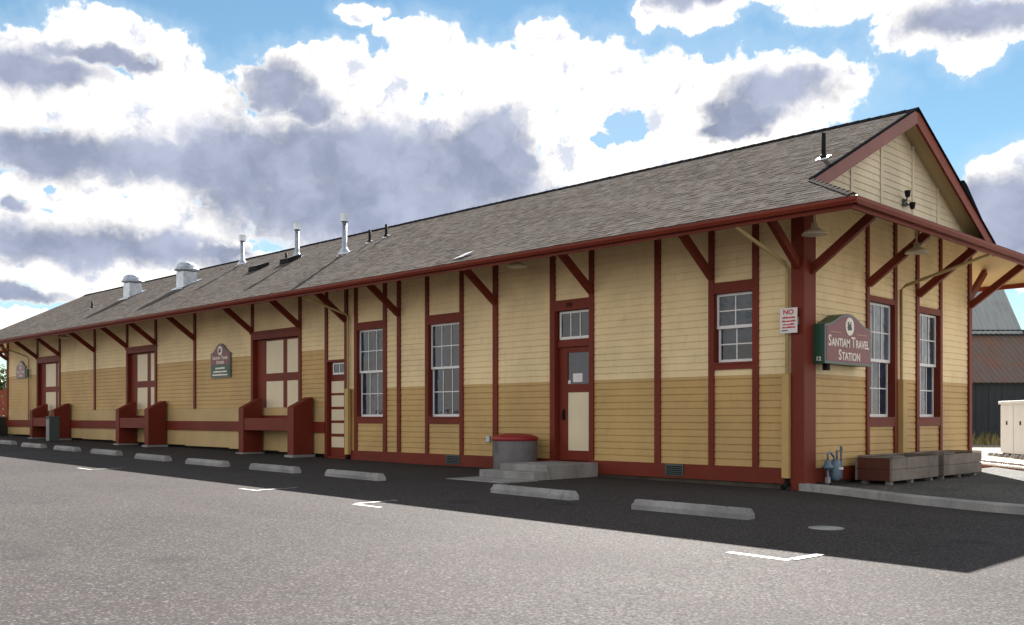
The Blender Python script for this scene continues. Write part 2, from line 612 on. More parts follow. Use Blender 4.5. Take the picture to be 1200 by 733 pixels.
def lettering(name, text, size, m, parent, place, sx=1.0, thick=.004, bold=0.0):
    """text turned into a mesh; place = 4x4 matrix from text plane (x right, y up) to the parent's space"""
    cu = bpy.data.curves.new(name, 'FONT')
    cu.body = text
    cu.size = size
    cu.align_x = 'CENTER'
    cu.align_y = 'CENTER'
    cu.extrude = thick
    cu.offset = bold
    cu.resolution_u = 3
    t = bpy.data.objects.new(name + '_curve', cu)
    COL.objects.link(t)
    dg = bpy.context.evaluated_depsgraph_get()
    me = bpy.data.meshes.new_from_object(t.evaluated_get(dg))
    bpy.data.objects.remove(t)
    bpy.data.curves.remove(cu)
    me.transform(Matrix.Diagonal((sx, 1, 1, 1)))
    me.transform(place)
    me.materials.clear()
    me.materials.append(m)
    me.name = name
    o = bpy.data.objects.new(name, me)
    COL.objects.link(o)
    o.parent = parent
    return o


def front_plane(x, y, z):      # text facing -y
    return Matrix(((1, 0, 0, x), (0, 0, -1, y), (0, 1, 0, z), (0, 0, 0, 1)))


def end_plane(x, y, z):        # text facing +x
    return Matrix(((0, 0, 1, x), (1, 0, 0, y), (0, 1, 0, z), (0, 0, 0, 1)))


# ------------------------------------------------------------------ ground, lot, gravel
def sheet(name, poly_fn, m, xs, dz):
    pass


def strip_sheet(name, xs, y_lo, y_hi, m, dz, n=1):
    """sheet following the slope of the site; y_lo / y_hi are functions of x"""
    mb = MB()
    vs, fs = [], []
    for x in xs:
        a, c = y_lo(x), y_hi(x)
        for k in range(n + 1):
            vs.append((x, a + (c - a) * k / n, gz(x) + dz))
    w = n + 1
    for i in range(len(xs) - 1):
        for k in range(n):
            fs.append((i * w + k, (i + 1) * w + k, (i + 1) * w + k + 1, i * w + k + 1))
    mb.add(vs, fs)
    return struct(mb.build(name, m))


KERB = [(0.0, -.10), (.25, -.16), (1.0, -.44), (1.65, -.74), (2.4, -1.05), (3.4, -1.33), (4.6, -1.47), (8, -1.55), (20, -1.55), (40, -1.55)]


def kerb_y(x):
    if x <= 0:
        return .10
    for (a, c), (d, e) in zip(KERB, KERB[1:]):
        if a <= x <= d:
            return c + (e - c) * (x - a) / (d - a)
    return KERB[-1][1]


strip_sheet('ground', [-3000, -300, -60, -30, 0, 20, 300, 3000], lambda x: -3000, lambda x: 3000, M['ground'], -.03, 6)
xs = sorted(set([-60, -50, -40, -30, -20, -10, -5, -.001, .001] + [p[0] for p in KERB if p[0] > 0]))
strip_sheet('parking_lot', xs, lambda x: -60, kerb_y, M['asphalt'], 0.0, 4)
strip_sheet('gravel_bed', [p[0] for p in KERB if p[0] < 9] + [12], lambda x: kerb_y(x) + .1, lambda x: 10.2, M['gravel'], .06, 1)

# kerb: square concrete edging along the gravel bed
kb = MB()
top = []
for i, (x, y) in enumerate(KERB[:9]):
    a = Vector(KERB[max(0, i - 1)]); c = Vector(KERB[min(len(KERB) - 1, i + 1)])
    d = (c - a).normalized()
    nrm = Vector((-d.y, d.x))
    top.append((Vector((x, y)), nrm, gz(x)))
vs, fs = [], []
for p, nrm, z in top:
    q = p + nrm * .17
    r1 = p + nrm * .02
    vs += [(p.x, p.y, z - .1), (p.x, p.y, z + .105), (r1.x, r1.y, z + .125), (q.x, q.y, z + .125), (q.x, q.y, z - .1)]
for i in range(len(top) - 1):
    for k in range(5):
        fs.append((i * 5 + k, (i + 1) * 5 + k, (i + 1) * 5 + (k + 1) % 5, i * 5 + (k + 1) % 5))
fs.append((0, 1, 2, 3, 4)); fs.append(tuple(reversed([len(vs) - 5 + k for k in range(5)])))
kb.add(vs, fs)
struct(kb.build('kerb', M['concrete']))


def marking(segs, w=.085):
    mb = MB()
    for k, (p, q) in enumerate(segs):
        p, q = Vector(p), Vector(q)
        d = (q - p).normalized()
        nrm = Vector((-d.y, d.x)) * w / 2
        pts = [p - nrm, q - nrm, q + nrm, p + nrm]
        mb.add([(a.x, a.y, gz(a.x) + .004 + .003 * k) for a in pts], [(0, 1, 2, 3)])
    o = struct(mb.build('parking_marking', M['line']))
    return o


marking([((3.15, -7.24), (3.80, -7.26)), ((3.80, -7.20), (3.83, -6.72))])
marking([((-2.96, -7.15), (-2.35, -7.15)), ((-2.98, -7.1), (-3.0, -6.35))])
marking([((-6.35, -7.0), (-5.75, -7.0)), ((-5.85, -6.94), (-5.88, -6.2))])
marking([((-13.5, -6.9), (-12.7, -6.9)), ((-12.75, -6.84), (-12.85, -6.2))])

# ------------------------------------------------------------------ station building
L = 39.75
WID = 7.6
EAVE = 1.78
ZE = 4.46
RY = WID / 2
ZR = 7.25
SL = (ZR - ZE) / (RY + EAVE)
XL = -L
GX = .4                       # rake overhang, right gable
GXL = -L - .85                # ridge end at the far gable

B = thing('station_building', 'long old wooden depot painted cream and tan with dark red trim', 'building')


def zroof(y):
    return ZR - SL * abs(y - RY)


PITCH = .131


def laps(mb, a0, a1, z0, z1, holes, plane):
    """lap siding between a0..a1 (along the wall) and z0..z1; holes = (a0,a1,z0,z1); plane('f'/'e'/'b'/'l')"""
    def put(t, off, zz):
        return {'f': (t, -off, zz), 'e': (off, t, zz), 'b': (t, WID + off, zz), 'l': (XL - off, t, zz)}[plane]

    # drop-siding profile: thick butt, sloping face, sunk cove at the top
    prof = [(0.0, .018), (.10, .017), (.86, .009), (.89, -.002), (1.0, -.002)]

    def off_at(f):
        for (f0, a), (f1, c) in zip(prof, prof[1:]):
            if f0 <= f <= f1:
                return a + (c - a) * (f - f0) / max(1e-6, f1 - f0)
        return prof[-1][1]

    z = z0
    while z < z1 - .005:
        zt = min(z + PITCH, z1)
        brk = sorted({z, zt} | {e for h in holes for e in (h[2], h[3]) if z < e < zt and h[1] > a0 and h[0] < a1})
        for za, zb_ in zip(brk, brk[1:]):
            mid = (za + zb_) / 2
            cut = sorted((max(a0, h[0]), min(a1, h[1])) for h in holes if h[2] < mid < h[3] and h[1] > a0 and h[0] < a1)
            cur = a0
            spans = []
            for c, d in cut:
                if c > cur:
                    spans.append((cur, c))
                cur = max(cur, d)
            if cur < a1:
                spans.append((cur, a1))
            fa, fb_ = (za - z) / PITCH, (zb_ - z) / PITCH
            fs = [fa] + [f for f, _ in prof if fa < f < fb_] + [fb_]
            line = [(-.03, za)] + [(off_at(f), z + f * PITCH) for f in fs]
            for c, d in spans:
                # lengths of board butt together here and there
                n = len(line)
                vs = [put(t, off, zz) for t in (c, d) for off, zz in line]
                mb.add(vs, [(k, n + k, n + k + 1, k + 1) for k in range(n - 1)])
        z = zt


# openings (outer edges of their trim): x0, x1, z0, z1
O_SMALL = (-1.841, -.81, 2.11, 3.69)
O_DOOR = (-5.80, -4.594, .37, 3.70)
O_W2 = (-9.917, -8.553, 1.09, 3.70)
O_W1 = (-12.823, -11.453, 1.09, 3.72)
O_ND = (-14.18, -13.125, .16, 2.79)
O_F3 = (-18.085, -15.362, 1.12, 3.76)
O_F2 = (-26.94, -24.457, 1.12, 3.74)
O_F1 = (-36.034, -33.349, 1.12, 3.77)
FR = [O_SMALL, O_DOOR, O_W2, O_W1, O_ND, O_F3, O_F2, O_F1]
O_E1 = (2.393, 3.723, 1.07, 3.55)
O_E2 = (4.66, 5.985, 1.07, 3.53)
XS = -14.12                     # where the freight end meets the office end
ZB_R, ZB_L = 2.0, 3.10
ZTOP = 4.66

# dark core so that nothing shows through the openings
MB().box(XL + .14, -.14, .16, WID - .16, .0, 4.9).build('wall_core', M['dark'], B)
up = MB()
laps(up, XS, -.02, ZB_R, ZTOP + .4, FR, 'f')
laps(up, XL + .02, XS, ZB_L, ZTOP + .4, FR, 'f')
laps(up, .02, WID - .02, ZB_R, ZTOP + .55, [O_E1, O_E2], 'e')
laps(up, XL, 0, ZB_R, ZTOP + .4, [], 'b')
laps(up, .02, WID - .02, ZB_L, ZTOP + .5, [], 'l')
up.build('upper_siding', M['cream'], B)
lo = MB()
laps(lo, XS, -.02, .37, ZB_R, FR, 'f')
laps(lo, XL + .02, XS, 1.53, ZB_L, FR, 'f')
laps(lo, .02, WID - .02, .36, ZB_R, [O_E1, O_E2], 'e')
laps(lo, XL, 0, .37, ZB_R, [], 'b')
laps(lo, .02, WID - .02, 1.1, ZB_L, [], 'l')
lo.build('lower_siding', M['tan'], B)
# smooth boards above and below the freight belt
sk = MB()
sk.box(XL + .02, XS, -.016, .06, 1.10, 1.525)
x = XL + .02
while x < XS - .05:
    x2 = min(x + 2.9, XS)
    sk.box(x + .004, x2 - .004, -.03 - .004 * random.random(), .06, gz((x + x2) / 2) + .09, .86)
    x = x2
sk.build('skirt_board', M['skirt'], B)
bt = MB()
for a, c in ((XL - .03, -34.72), (-32.3, -26.14), (-23.74, -17.45), (-14.86, XS - .02)):
    bt.box(a, c, -.085, .02, .82, 1.12)
bt.build('belt_board', M['red'], B)
bb = MB()
bb.box(XS + .94, O_DOOR[0], -.055, .06, .10, .37)
bb.box(O_DOOR[1], -.16, -.055, .06, .10, .37)
bb.box(-.06, .055, .34, WID - .14, .12, .355)
bb.build('baseboard', M['red'], B)
MB().box(XS + .9, -.1, -.01, .1, -.25, .10).box(-.2, -.012, .1, WID - .1, -.25, .12).build('foundation', M['footing'], B)

for xa, xb, z0, z1 in [(-3.063, -2.93, .372, 4.95), (-7.551, -7.40, .372, 4.95), (-11.012, -10.886, .372, 4.95), (-21.743, -21.60, 1.52, 4.95),
                       (-29.891, -29.747, 1.52, 4.95), (-14.18, -14.06, .16, 4.95), (-13.265, -13.125, .16, 4.95), (-12.823, -12.70, .372, 4.95),
                       (-11.585, -11.453, .372, 4.95), (-9.917, -9.796, .372, 4.95), (-8.671, -8.553, .372, 4.95), (-5.80, -5.66, .30, 4.95),
                       (-4.714, -4.594, .30, 4.95), (-1.841, -1.725, .372, 4.95), (-.929, -.81, .372, 4.95),
                       (-18.085, -17.961, 1.13, 4.95), (-15.493, -15.362, 1.13, 4.95), (-26.94, -26.80, 1.13, 4.95), (-24.603, -24.457, 1.13, 4.95),
                       (-36.034, -35.88, 1.13, 4.95), (-33.50, -33.349, 1.13, 4.95)]:
    MB().box(xa, xb, -.05, .03, z0, z1).build('batten', M['red'], B)
for ya, yb in [(2.393, 2.50), (3.605, 3.723), (4.66, 4.787), (5.865, 5.985)]:
    MB().box(-.03, .05, ya, yb, .357, 5.1).build('batten', M['red'], B)
MB().box(-.16, .085, -.075, .34, .0, 4.95).build('corner_post', M['red'], B, .006)
MB().box(-.03, .06, 7.49, WID + .05, .1, 5.1).build('corner_post', M['red'], B)
MB().box(XL - .06, XL + .08, -.06, .1, 1.13, 4.95).build('corner_post', M['red'], B)


# ---- windows
def muntins(mb, P, a0, a1, z0, z1, cols, rows, w, dep):
    """frame w wide plus glazing bars; P(a0,a1,d0,d1,z0,z1) adds a box in wall space"""
    P(mb, a0, a0 + w, *dep, z0, z1)
    P(mb, a1 - w, a1, *dep, z0, z1)
    P(mb, a0 + w, a1 - w, *dep, z0, z0 + w * 1.25)
    P(mb, a0 + w, a1 - w, *dep, z1 - w, z1)
    d0, d1 = dep[0] + .006, dep[1] - .006
    for i in range(1, cols):
        c = a0 + w + (a1 - a0 - 2 * w) * i / cols
        P(mb, c - .011, c + .011, d0, d1, z0 + w * 1.25, z1 - w)
    for j in range(1, rows):
        c = z0 + w * 1.25 + (z1 - z0 - 2.25 * w) * j / rows
        P(mb, a0 + w, a1 - w, d0 + .003, d1 - .003, c - .011, c + .011)


def Pf(mb, a0, a1, d0, d1, z0, z1):
    mb.box(a0, a1, d0, d1, z0, z1)


def Pe(mb, a0, a1, d0, d1, z0, z1):
    mb.box(-d1, -d0, a0, a1, z0, z1)


def jambs(mb, P, a0, a1, z0, z1, t=.03, back=.16):
    P(mb, a0 - t, a0, -.02, back, z0 - t, z1 + t)
    P(mb, a1, a1 + t, -.02, back, z0 - t, z1 + t)
    P(mb, a0, a1, -.02, back, z1, z1 + t)
    P(mb, a0, a1, -.02, back, z0 - t, z0)


def window(P, o, t, ghead, gsill, mid, cols, rows, glass, bat=.115):
    tr = MB()
    a0, a1 = o[0] + bat, o[1] - bat
    P(tr, a0 + .001, a1 - .001, -.046, .03, ghead, o[3])          # head casing
    P(tr, a0 + .001, a1 - .001, -.046, .03, o[2], gsill - .035)   # apron
    P(tr, a0 - .02, a1 + .02, -.062, .03, gsill - .035, gsill)    # sill
    jambs(tr, P, a0, a1, gsill, ghead)
    w = tr.build('window', M['red'], B)
    s1 = MB(); muntins(s1, P, a0 + .012, a1 - .012, mid - .02, ghead, cols, rows, .045, (.045, .085)); s1.build('upper_sash', M['white'], w)
    s2 = MB(); muntins(s2, P, a0 + .022, a1 - .022, gsill, mid + .02, cols, rows, .045, (.088, .128)); s2.build('lower_sash', M['white'], w)
    g = MB(); P(g, a0 + .02, a1 - .02, .064, .070, mid, ghead - .01); g.build('pane', glass[0], w)
    g = MB(); P(g, a0 + .03, a1 - .03, .106, .112, gsill + .01, mid); g.build('pane', glass[1], w)
    return w


window(Pf, O_SMALL, 0, 3.49, 2.24, 2.875, 2, 2, (M['glass'], M['glass']))
window(Pf, O_W2, 0, 3.48, 1.26, 2.42, 3, 2, (M['glass'], M['glass']))
window(Pf, O_W1, 0, 3.52, 1.26, 2.42, 3, 2, (M['glass'], M['glass']))
window(Pe, O_E1, 0, 3.44, 1.25, 2.33, 3, 2, (M['glass_end'], M['glass']))
window(Pe, O_E2, 0, 3.40, 1.25, 2.33, 3, 2, (M['glass_end'], M['glass']))

# ---- main door with transom
dt = MB()
a0, a1 = -5.66, -4.714
dt.box(a0 + .001, a1 - .001, -.046, .03, 3.48, 3.70)
jambs(dt, Pf, a0 + .02, a1 - .0, .33, 3.48)
dt.box(a0 + .02, a1, .03, .15, 2.72, 2.87)
ed = dt.build('entrance_frame', M['red'], B)
tm = MB(); muntins(tm, Pf, a0 + .05, a1 - .02, 2.88, 3.47, 3, 1, .045, (.06, .10)); tm.build('transom_sash', M['white'], ed)
MB().box(a0 + .06, a1 - .03, .079, .085, 2.9, 3.45).build('pane', M['glass'], ed)
lettering('house_number', '750', .12, M['blackmetal'], ed, front_plane(-5.26, -.052, 3.585))
dl = MB()
dl.box(a0 + .03, -5.40, .075, .125, .345, 2.71)
dl.box(-4.80, a1 - .01, .075, .125, .345, 2.71)
dl.box(-5.40, -4.80, .075, .125, 2.60, 2.71)
dl.box(-5.40, -4.80, .075, .125, 1.77, 1.94)
dl.box(-5.40, -4.80, .075, .125, .345, .55)
dr = dl.build('door', M['red'], B)
MB().box(-5.405, -4.795, .094, .100, 1.93, 2.61).build('door_glass', M['glass'], dr)
MB().box(-5.405, -4.795, .092, .11, .54, 1.78).build('door_panel', M['panel'], dr)
MB().box(-5.26, -5.0, .088, .0925, 1.98, 2.16).build('paper_notice', M['signwhite'], dr)
MB().box(-5.40, -5.33, .088, .0925, 1.95, 2.02).build('paper_notice', M['signwhite'], dr)
hd = MB()
hd.box(-5.53, -5.47, .066, .076, 1.18, 1.42)
hd.tube([(-5.50, .076, 1.38), (-5.50, .02, 1.36), (-5.50, .02, 1.22), (-5.50, .076, 1.20)], .012, 8)
hd.build('handle', M['blackmetal'], dr)

# ---- narrow panelled door
nt = MB()
a0, a1 = -14.06, -13.265
nt.box(a0 + .001, a1 - .001, -.046, .03, 2.74, 2.80)
jambs(nt, Pf, a0 + .01, a1 - .001, .19, 2.74, .03)
nt.box(a0 - .12, a1 + .14, -.045, .1, .0, .16)
nf = nt.build('side_door_frame', M['red'], B)
nd = MB().box(a0 + .012, a1 - .003, .06, .11, .195, 2.735).build('door', M['red'], B)
nd['label'] = 'narrow door with five stacked cream panels and a small top window'
for z0, z1 in [(1.90, 2.22), (1.53, 1.835), (1.16, 1.455), (.80, 1.085), (.43, .715)]:
    MB().box(a0 + .07, a1 - .12, .05, .062, z0, z1).build('door_panel', M['panel'], nd)
sm = MB(); muntins(sm, Pf, a0 + .16, a1 - .03, 2.40, 2.72, 2, 1, .04, (.035, .062)); sm.build('sash', M['white'], nd)
MB().box(a0 + .17, a1 - .04, .05, .056, 2.42, 2.70).build('pane', M['glass'], nd)


# ---- freight doors
def freight(o, b0, b1):
    a0, a1 = o[0] + .124, o[1] - .13
    tr = MB()
    tr.box(a0 + .001, a1 - .001, -.048, .03, 3.56, o[3])
    tr.box(a0 - .16, a1 + .16, -.075, -.05, o[3] - .03, o[3] + .05)
    tr.box(a0 + .001, a1 - .001, -.044, .05, 1.12, 1.30)
    jambs(tr, Pf, a0 + .02, a1 - .001, 1.30, 3.56)
    d = tr.build('freight_door', M['red'], B)
    lf = MB()
    lf.box(a0 + .03, a1 - .003, .10, .15, 1.30, 3.555)
    fx = a0 + .10
    mx = a0 + (a1 - a0) * .60
    for (c, e, z0, z1) in [(a0 + .03, b0, 1.301, 3.55), (b1[0], b1[1], 1.302, 3.549), (a1 - .06, a1 - .003, 1.301, 3.55)]:
        lf.box(c, e, .085, .102, z0, z1)
    for z0, z1 in [(1.303, 1.53), (2.31, 2.54), (3.50, 3.548)]:
        lf.box(a0 + .032, a1 - .004, .082, .101, z0, z1)
    lf.build('door_leaf', M['red'], d)
    for z0, z1 in [(1.52, 2.32), (2.53, 3.51)]:
        for c, e in [(b0 - .02, b1[0] + .02), (b1[1] - .02, a1 - .05)]:
            MB().box(c, e, .092, .112, z0, z1).build('door_panel', M['panel'], d)
    return d


freight(O_F3, -17.42, (-16.48, -16.28))
freight(O_F2, -26.27, (-25.44, -25.18))
freight(O_F1, -35.3, (-34.15, -33.93))


# ---- loading guards in front of the freight doors
def guard(xa, xb, xc, xd):
    g = thing('loading_guard', 'x', 'loading guard')
    yf = -.72
    zg = gz((xa + xd) / 2)
    for a, c in ((xa, xb), (xc, xd)):
        MB().prism([(yf, zg + .06), (-.09, zg + .06), (-.09, 1.80), (-.16, 1.80), (yf, 1.52)], 'x', a, c).build('side_panel', M['red'], g, .008)
        MB().box(a - .06, c + .05, yf - .06, -.05, zg - .05, zg + .055).build('footing', M['concrete'], g, .01)
    MB().box(xb + .002, xc - .002, yf + .02, yf + .16, .87, 1.22).box(xb + .002, xc - .002, yf + .161, -.1, 1.10, 1.20).build('crossbeam', M['red'], g, .006)
    return g


gl = []
for (a, b, c, d), lb in [((-17.62, -17.34, -14.98, -14.67), 'dark red timber guard below the large freight door nearest the office windows'),
                         ((-26.25, -25.96, -23.92, -23.60), 'dark red timber guard below the middle freight door'),
                         ((-34.85, -34.55, -32.46, -32.12), 'dark red timber guard at the farthest freight door with a square bin before it')]:
    g = guard(a, b, c, d)
    g['label'] = lb
    g['group'] = 'loading guards at the freight doors'

# ---- roof
def tiles(name, org, u, v, wfun, height, parent):
    """shingle tabs on a roof plane: org = lower left, u along the eave, v up the slope; wfun(t)->(u0,u1)"""
    u, v = Vector(u).normalized(), Vector(v).normalized()
    nrm = u.cross(v).normalized()
    if nrm.z < 0: nrm = -nrm
    org = Vector(org)
    vs, fs, cols = [], [], []
    t = 0.0
    EX = .143
    while t < height - .01:
        t1 = min(t + EX, height)
        u0, u1 = wfun((t + t1) / 2)
        x = u0 - random.random() * .3
        while x < u1:
            w = random.choice((.07, .10, .12, .15, .18, .22))
            xa, xb = max(x, u0), min(x + w - .006, u1)
            if xb - xa > .02:
                th = random.choice((.006, .006, .008, .011))
                drop = random.choice((0, 0, .006, .010))
                pts = [org + u * xa + v * (t - drop), org + u * xb + v * (t - drop)]
                pts += [p + nrm * th for p in pts]
                q = [org + u * xa + v * (t1 + .01) + nrm * .004, org + u * xb + v * (t1 + .01) + nrm * .004]
                o = len(vs)
                vs += [tuple(p) for p in pts + q]
                fs += [(o, o + 1, o + 3, o + 2), (o + 2, o + 3, o + 5, o + 4), (o, o + 2, o + 4), (o + 1, o + 5, o + 3)]
                a = random.random()
                cc = (a, random.random(), 0, 1)
                cols += [cc] * (4 + 4 + 3 + 3)
            x += w
        t = t1
    me = bpy.data.meshes.new(name)
    me.from_pydata(vs, [], fs)
    at = me.color_attributes.new('tab', 'FLOAT_COLOR', 'CORNER')
    flat = [c for col in cols for c in col]
    at.data.foreach_set('color', flat)
    me.materials.append(M['shingle'])
    o = bpy.data.objects.new(name, me)
    COL.objects.link(o)
    o.parent = parent
    return o


E0, E1 = XL - EAVE, EAVE          # eave ends in x
TH = .10                          # roof deck thickness
dk = MB()
yk = -EAVE + (E1 - GX)            # y where the hip reaches the rake plane


def zr(y): return zroof(y)


# deck as a closed slab: front, back, two ends
def slab(mb, pts, th=TH):
    n = len(pts)
    vs = [tuple(p) for p in pts] + [(p[0], p[1], p[2] - th) for p in pts]
    mb.add(vs, [tuple(range(n)), tuple(reversed(range(n, 2 * n)))] + [(i, i + n, (i + 1) % n + n, (i + 1) % n) for i in range(n)])


ykl = -EAVE + (GXL - E0)
slab(dk, [(E0, -EAVE, ZE), (E1, -EAVE, ZE), (GX, yk, zr(yk)), (GX, RY, ZR), (GXL, RY, ZR), (GXL, ykl, zr(ykl))])
slab(dk, [(E1, WID + EAVE, ZE), (E0, WID + EAVE, ZE), (GXL, WID - ykl, zr(ykl)), (GXL, RY - .001, ZR - .001), (GX, RY - .001, ZR - .001), (GX, WID - yk, zr(yk))])
zi = zr(0) - .02
slab(dk, [(E1 - .003, -EAVE + .003, ZE), (E1 - .003, WID + EAVE - .003, ZE), (-.02, WID, zi + .02), (-.02, 0, zi + .02)], .09)
slab(dk, [(E0 + .003, WID + EAVE, ZE), (E0 + .003, -EAVE, ZE), (XL, 0, zi + .02), (XL, WID, zi + .02)], .09)
rf = dk.build('roof', M['soffit'], B)
up_v = (0, 1, SL)
hl = math.hypot(RY + EAVE, ZR - ZE)
cs = (RY + EAVE) / hl


def wf_front(t):
    y = -EAVE + t * cs
    r = E1 - (y + EAVE) if y < yk else GX
    l = E0 + (y + EAVE) if y < ykl else GXL
    return l - E0, r - E0 + .02


tiles('shingles', (E0, -EAVE - .03, ZE + .004 - .03 * SL), (1, 0, 0), up_v, wf_front, hl + .02, rf)


def wf_pent(t):
    d = t * cs
    return d, (WID + 2 * EAVE) - d


tiles('shingles', (E1 + .03, -EAVE, ZE + .004 - .03 * SL), (0, 1, 0), (-1, 0, SL), wf_pent, (EAVE + .0) / cs, rf)
tiles('shingles', (E0 - .03, WID + EAVE, ZE + .004 - .03 * SL), (0, -1, 0), (1, 0, SL), wf_pent, EAVE / cs, rf)
bk = MB()
slab(bk, [(E1, WID + EAVE, ZE + .02), (E0, WID + EAVE, ZE + .02), (GXL, WID - ykl, zr(ykl) + .02), (GXL, RY, ZR + .02), (GX, RY, ZR + .02), (GX, WID - yk, zr(yk) + .02)], .015)
bk.build('shingles', M['ridgecap'], rf)
rc = MB()
x = GXL - .02
while x < GX:
    x2 = min(x + .24, GX + .03)
    h = .018 + .006 * random.random()
    rc.add([(x, RY - .15, ZR - .15 * SL + .018), (x, RY, ZR + h + .02), (x, RY + .15, ZR - .15 * SL + .018),
            (x2, RY - .15, ZR - .15 * SL + .026), (x2, RY, ZR + h + .028), (x2, RY + .15, ZR - .15 * SL + .026)],
           [(0, 3, 4, 1), (1, 4, 5, 2), (3, 5, 4), (0, 1, 2), (0, 2, 5, 3)])
    x = x2
rc.build('ridge_cap', M['ridgecap'], rf)
hp = MB()
n = 10
for i in range(n):
    a, c = i / n, (i + 1.1) / n
    p = Vector((E1, -EAVE, ZE)).lerp(Vector((GX, yk, zr(yk))), a)
    q = Vector((E1, -EAVE, ZE)).lerp(Vector((GX, yk, zr(yk))), min(c, 1))
    hp.add([p + Vector((-.09, -.03, .012)), p + Vector((0, 0, .045)), p + Vector((.03, .09, .012)), q + Vector((-.09, -.03, .018)), q + Vector((0, 0, .03)), q + Vector((.03, .09, .018))],
           [(0, 3, 4, 1), (1, 4, 5, 2), (0, 1, 2)])
hp.build('hip_cap', M['shingle'], rf)

# fascia, gutter, drip edge on the three visible eaves
fz0, fz1 = 4.275, ZE - .03
fa = MB()
fa.box(E0 + .06, E1 - .06, -EAVE + .02, -EAVE + .06, fz0, fz1 - .06)
fa.box(E1 - .06, E1 - .02, -EAVE + .02, WID + EAVE - .02, fz0 - .002, fz1 - .062)
fa.box(E0 + .02, E0 + .06, -EAVE + .02, WID + EAVE - .02, fz0 - .002, fz1 - .062)
fa.box(E0 + .06, E1 - .06, WID + EAVE - .06, WID + EAVE - .02, fz0, fz1 - .06)
fa.build('fascia', M['red'], rf)
gp = [(0, 0), (.075, 0), (.105, .05), (.105, .095), (.095, .095), (.09, .055), (.07, .012), (0, .012)]
gt = MB()
gt.prism([(-EAVE + .015 - a, fz1 - .10 + c) for a, c in gp], 'x', E0 - .08, E1 + .08)
gt.prism([(E1 - .015 + a, fz1 - .10 + c) for a, c in gp], 'y', -EAVE - .08, WID + EAVE + .08)
gt.prism([(E0 + .015 - a, fz1 - .10 + c) for a, c in gp], 'y', -EAVE - .08, WID + EAVE + .08)
gt.build('gutter', M['red'], rf)
de = MB()
de.prism([(-EAVE - .035, ZE - .022), (-EAVE - .03, ZE - .034), (-EAVE + .02, ZE - .012), (-EAVE + .02, ZE + .0)], 'x', E0 - .03, E1 + .05)
de.build('drip_edge', M['flash'], rf)

# right gable
zb = zr(0)
gs = MB()
z = zb - .25
while z < ZR - .2:
    zt = z + PITCH
    half = RY - max(0, (zt - zb)) / SL if zt > zb else RY
    h2 = (ZR - .14 - zt) / SL
    hw = min(RY, max(.02, h2))
    o1, o2 = .022, .006
    vs = []
    for t in (RY - hw, RY + hw):
        for off, zz in [(0, z), (o1, z), (o1, z + .012), (o2, zt), (0, zt)]:
            vs.append((off - .004, t, zz))
    gs.add(vs, [(0, 5, 6, 1), (1, 6, 7, 2), (2, 7, 8, 3), (3, 8, 9, 4), (0, 1, 2, 3, 4), (9, 8, 7, 6, 5)])
    z = zt
gs.build('gable_siding', M['gable'], B)
MB().prism([(.0, zb - .3), (WID, zb - .3), (WID, zb - .1), (RY, ZR - .12), (0, zb - .1)], 'x', -.12, -.006).build('gable_wall', M['gable'], B)
MB().prism([(.0, zb - .3), (WID, zb - .3), (WID, zb - .1), (RY, ZR - .12), (0, zb - .1)], 'x', XL, XL + .12).build('gable_wall', M['gable'], B)
for y in (1.82, 3.07, 4.53, 5.80):
    ztop = zr(y) - .13
    MB().box(-.02, .03, y - .05, y + .05, zb - .2, ztop).build('gable_batten', M['gable'], B)


def rake(x0, x1, y_end, sgn):
    ys = y_end
    pts = [(ys, zr(ys) + .012), (RY, ZR + .012), (RY, ZR - .27), (ys, zr(ys) - .24)] if sgn < 0 else [(RY, ZR + .012), (ys, zr(ys) + .012), (ys, zr(ys) - .24), (RY, ZR - .27)]
    return MB().prism(pts, 'x', x0, x1)


rake(GX - .045, GX + .005, yk - .05, -1).build('rake_board', M['plum'], rf)
rake(GX - .045, GX + .005, WID - yk + .05, 1).build('rake_board', M['red'], rf)
rake(GXL - .005, GXL + .045, ykl - .05, -1).build('rake_board', M['plum'], rf)
rake(GXL - .005, GXL + .045, WID - ykl + .05, 1).build('rake_board', M['red'], rf)
# dark drip strip over the rakes
for y_e in (yk - .04, WID - yk + .04):
    MB().bar((GX - .0, y_e, zr(y_e) + .03), (GX - .0, RY, ZR + .03), .07, .03).build('rake_edging', M['ridgecap'], rf)
# small cross gable on the rear slope that shows past the rake
dm = MB()
dm.prism([(6.2, zr(6.2) + .025), (6.34, zr(6.34) + .34), (6.5, zr(6.5) + .36), (7.95, zr(7.95) + .10), (7.95, zr(7.95) + .025)], 'x', -2.2, .36)
dm.build('rear_roof_hood', M['ridgecap'], rf)

# soffit rafters seen at the corner
for yy in (1.1, 2.9, 4.2, 6.0, 7.4, 8.6):
    MB().bar((.03, yy, zr(0) - .10), (E1 - .07, yy, ZE - .10), .05, .10).build('rafter', M['soffit'], rf)
for i in range(22):
    xx = -1.3 - i * 1.8
    MB().bar((xx, -.03, zr(0) - .10), (xx, -EAVE + .07, ZE - .10), .05, .10).build('rafter', M['soffit'], rf)


# ---- braces under the eaves
def brace_at(name, p, d):
    d = Vector(d)
    a = Vector(p)
    q = a + d * 1.10 + Vector((0, 0, .80))
    mb = MB().bar(a, q, .095, .145)
    return mb.build('brace', M['red'], B)


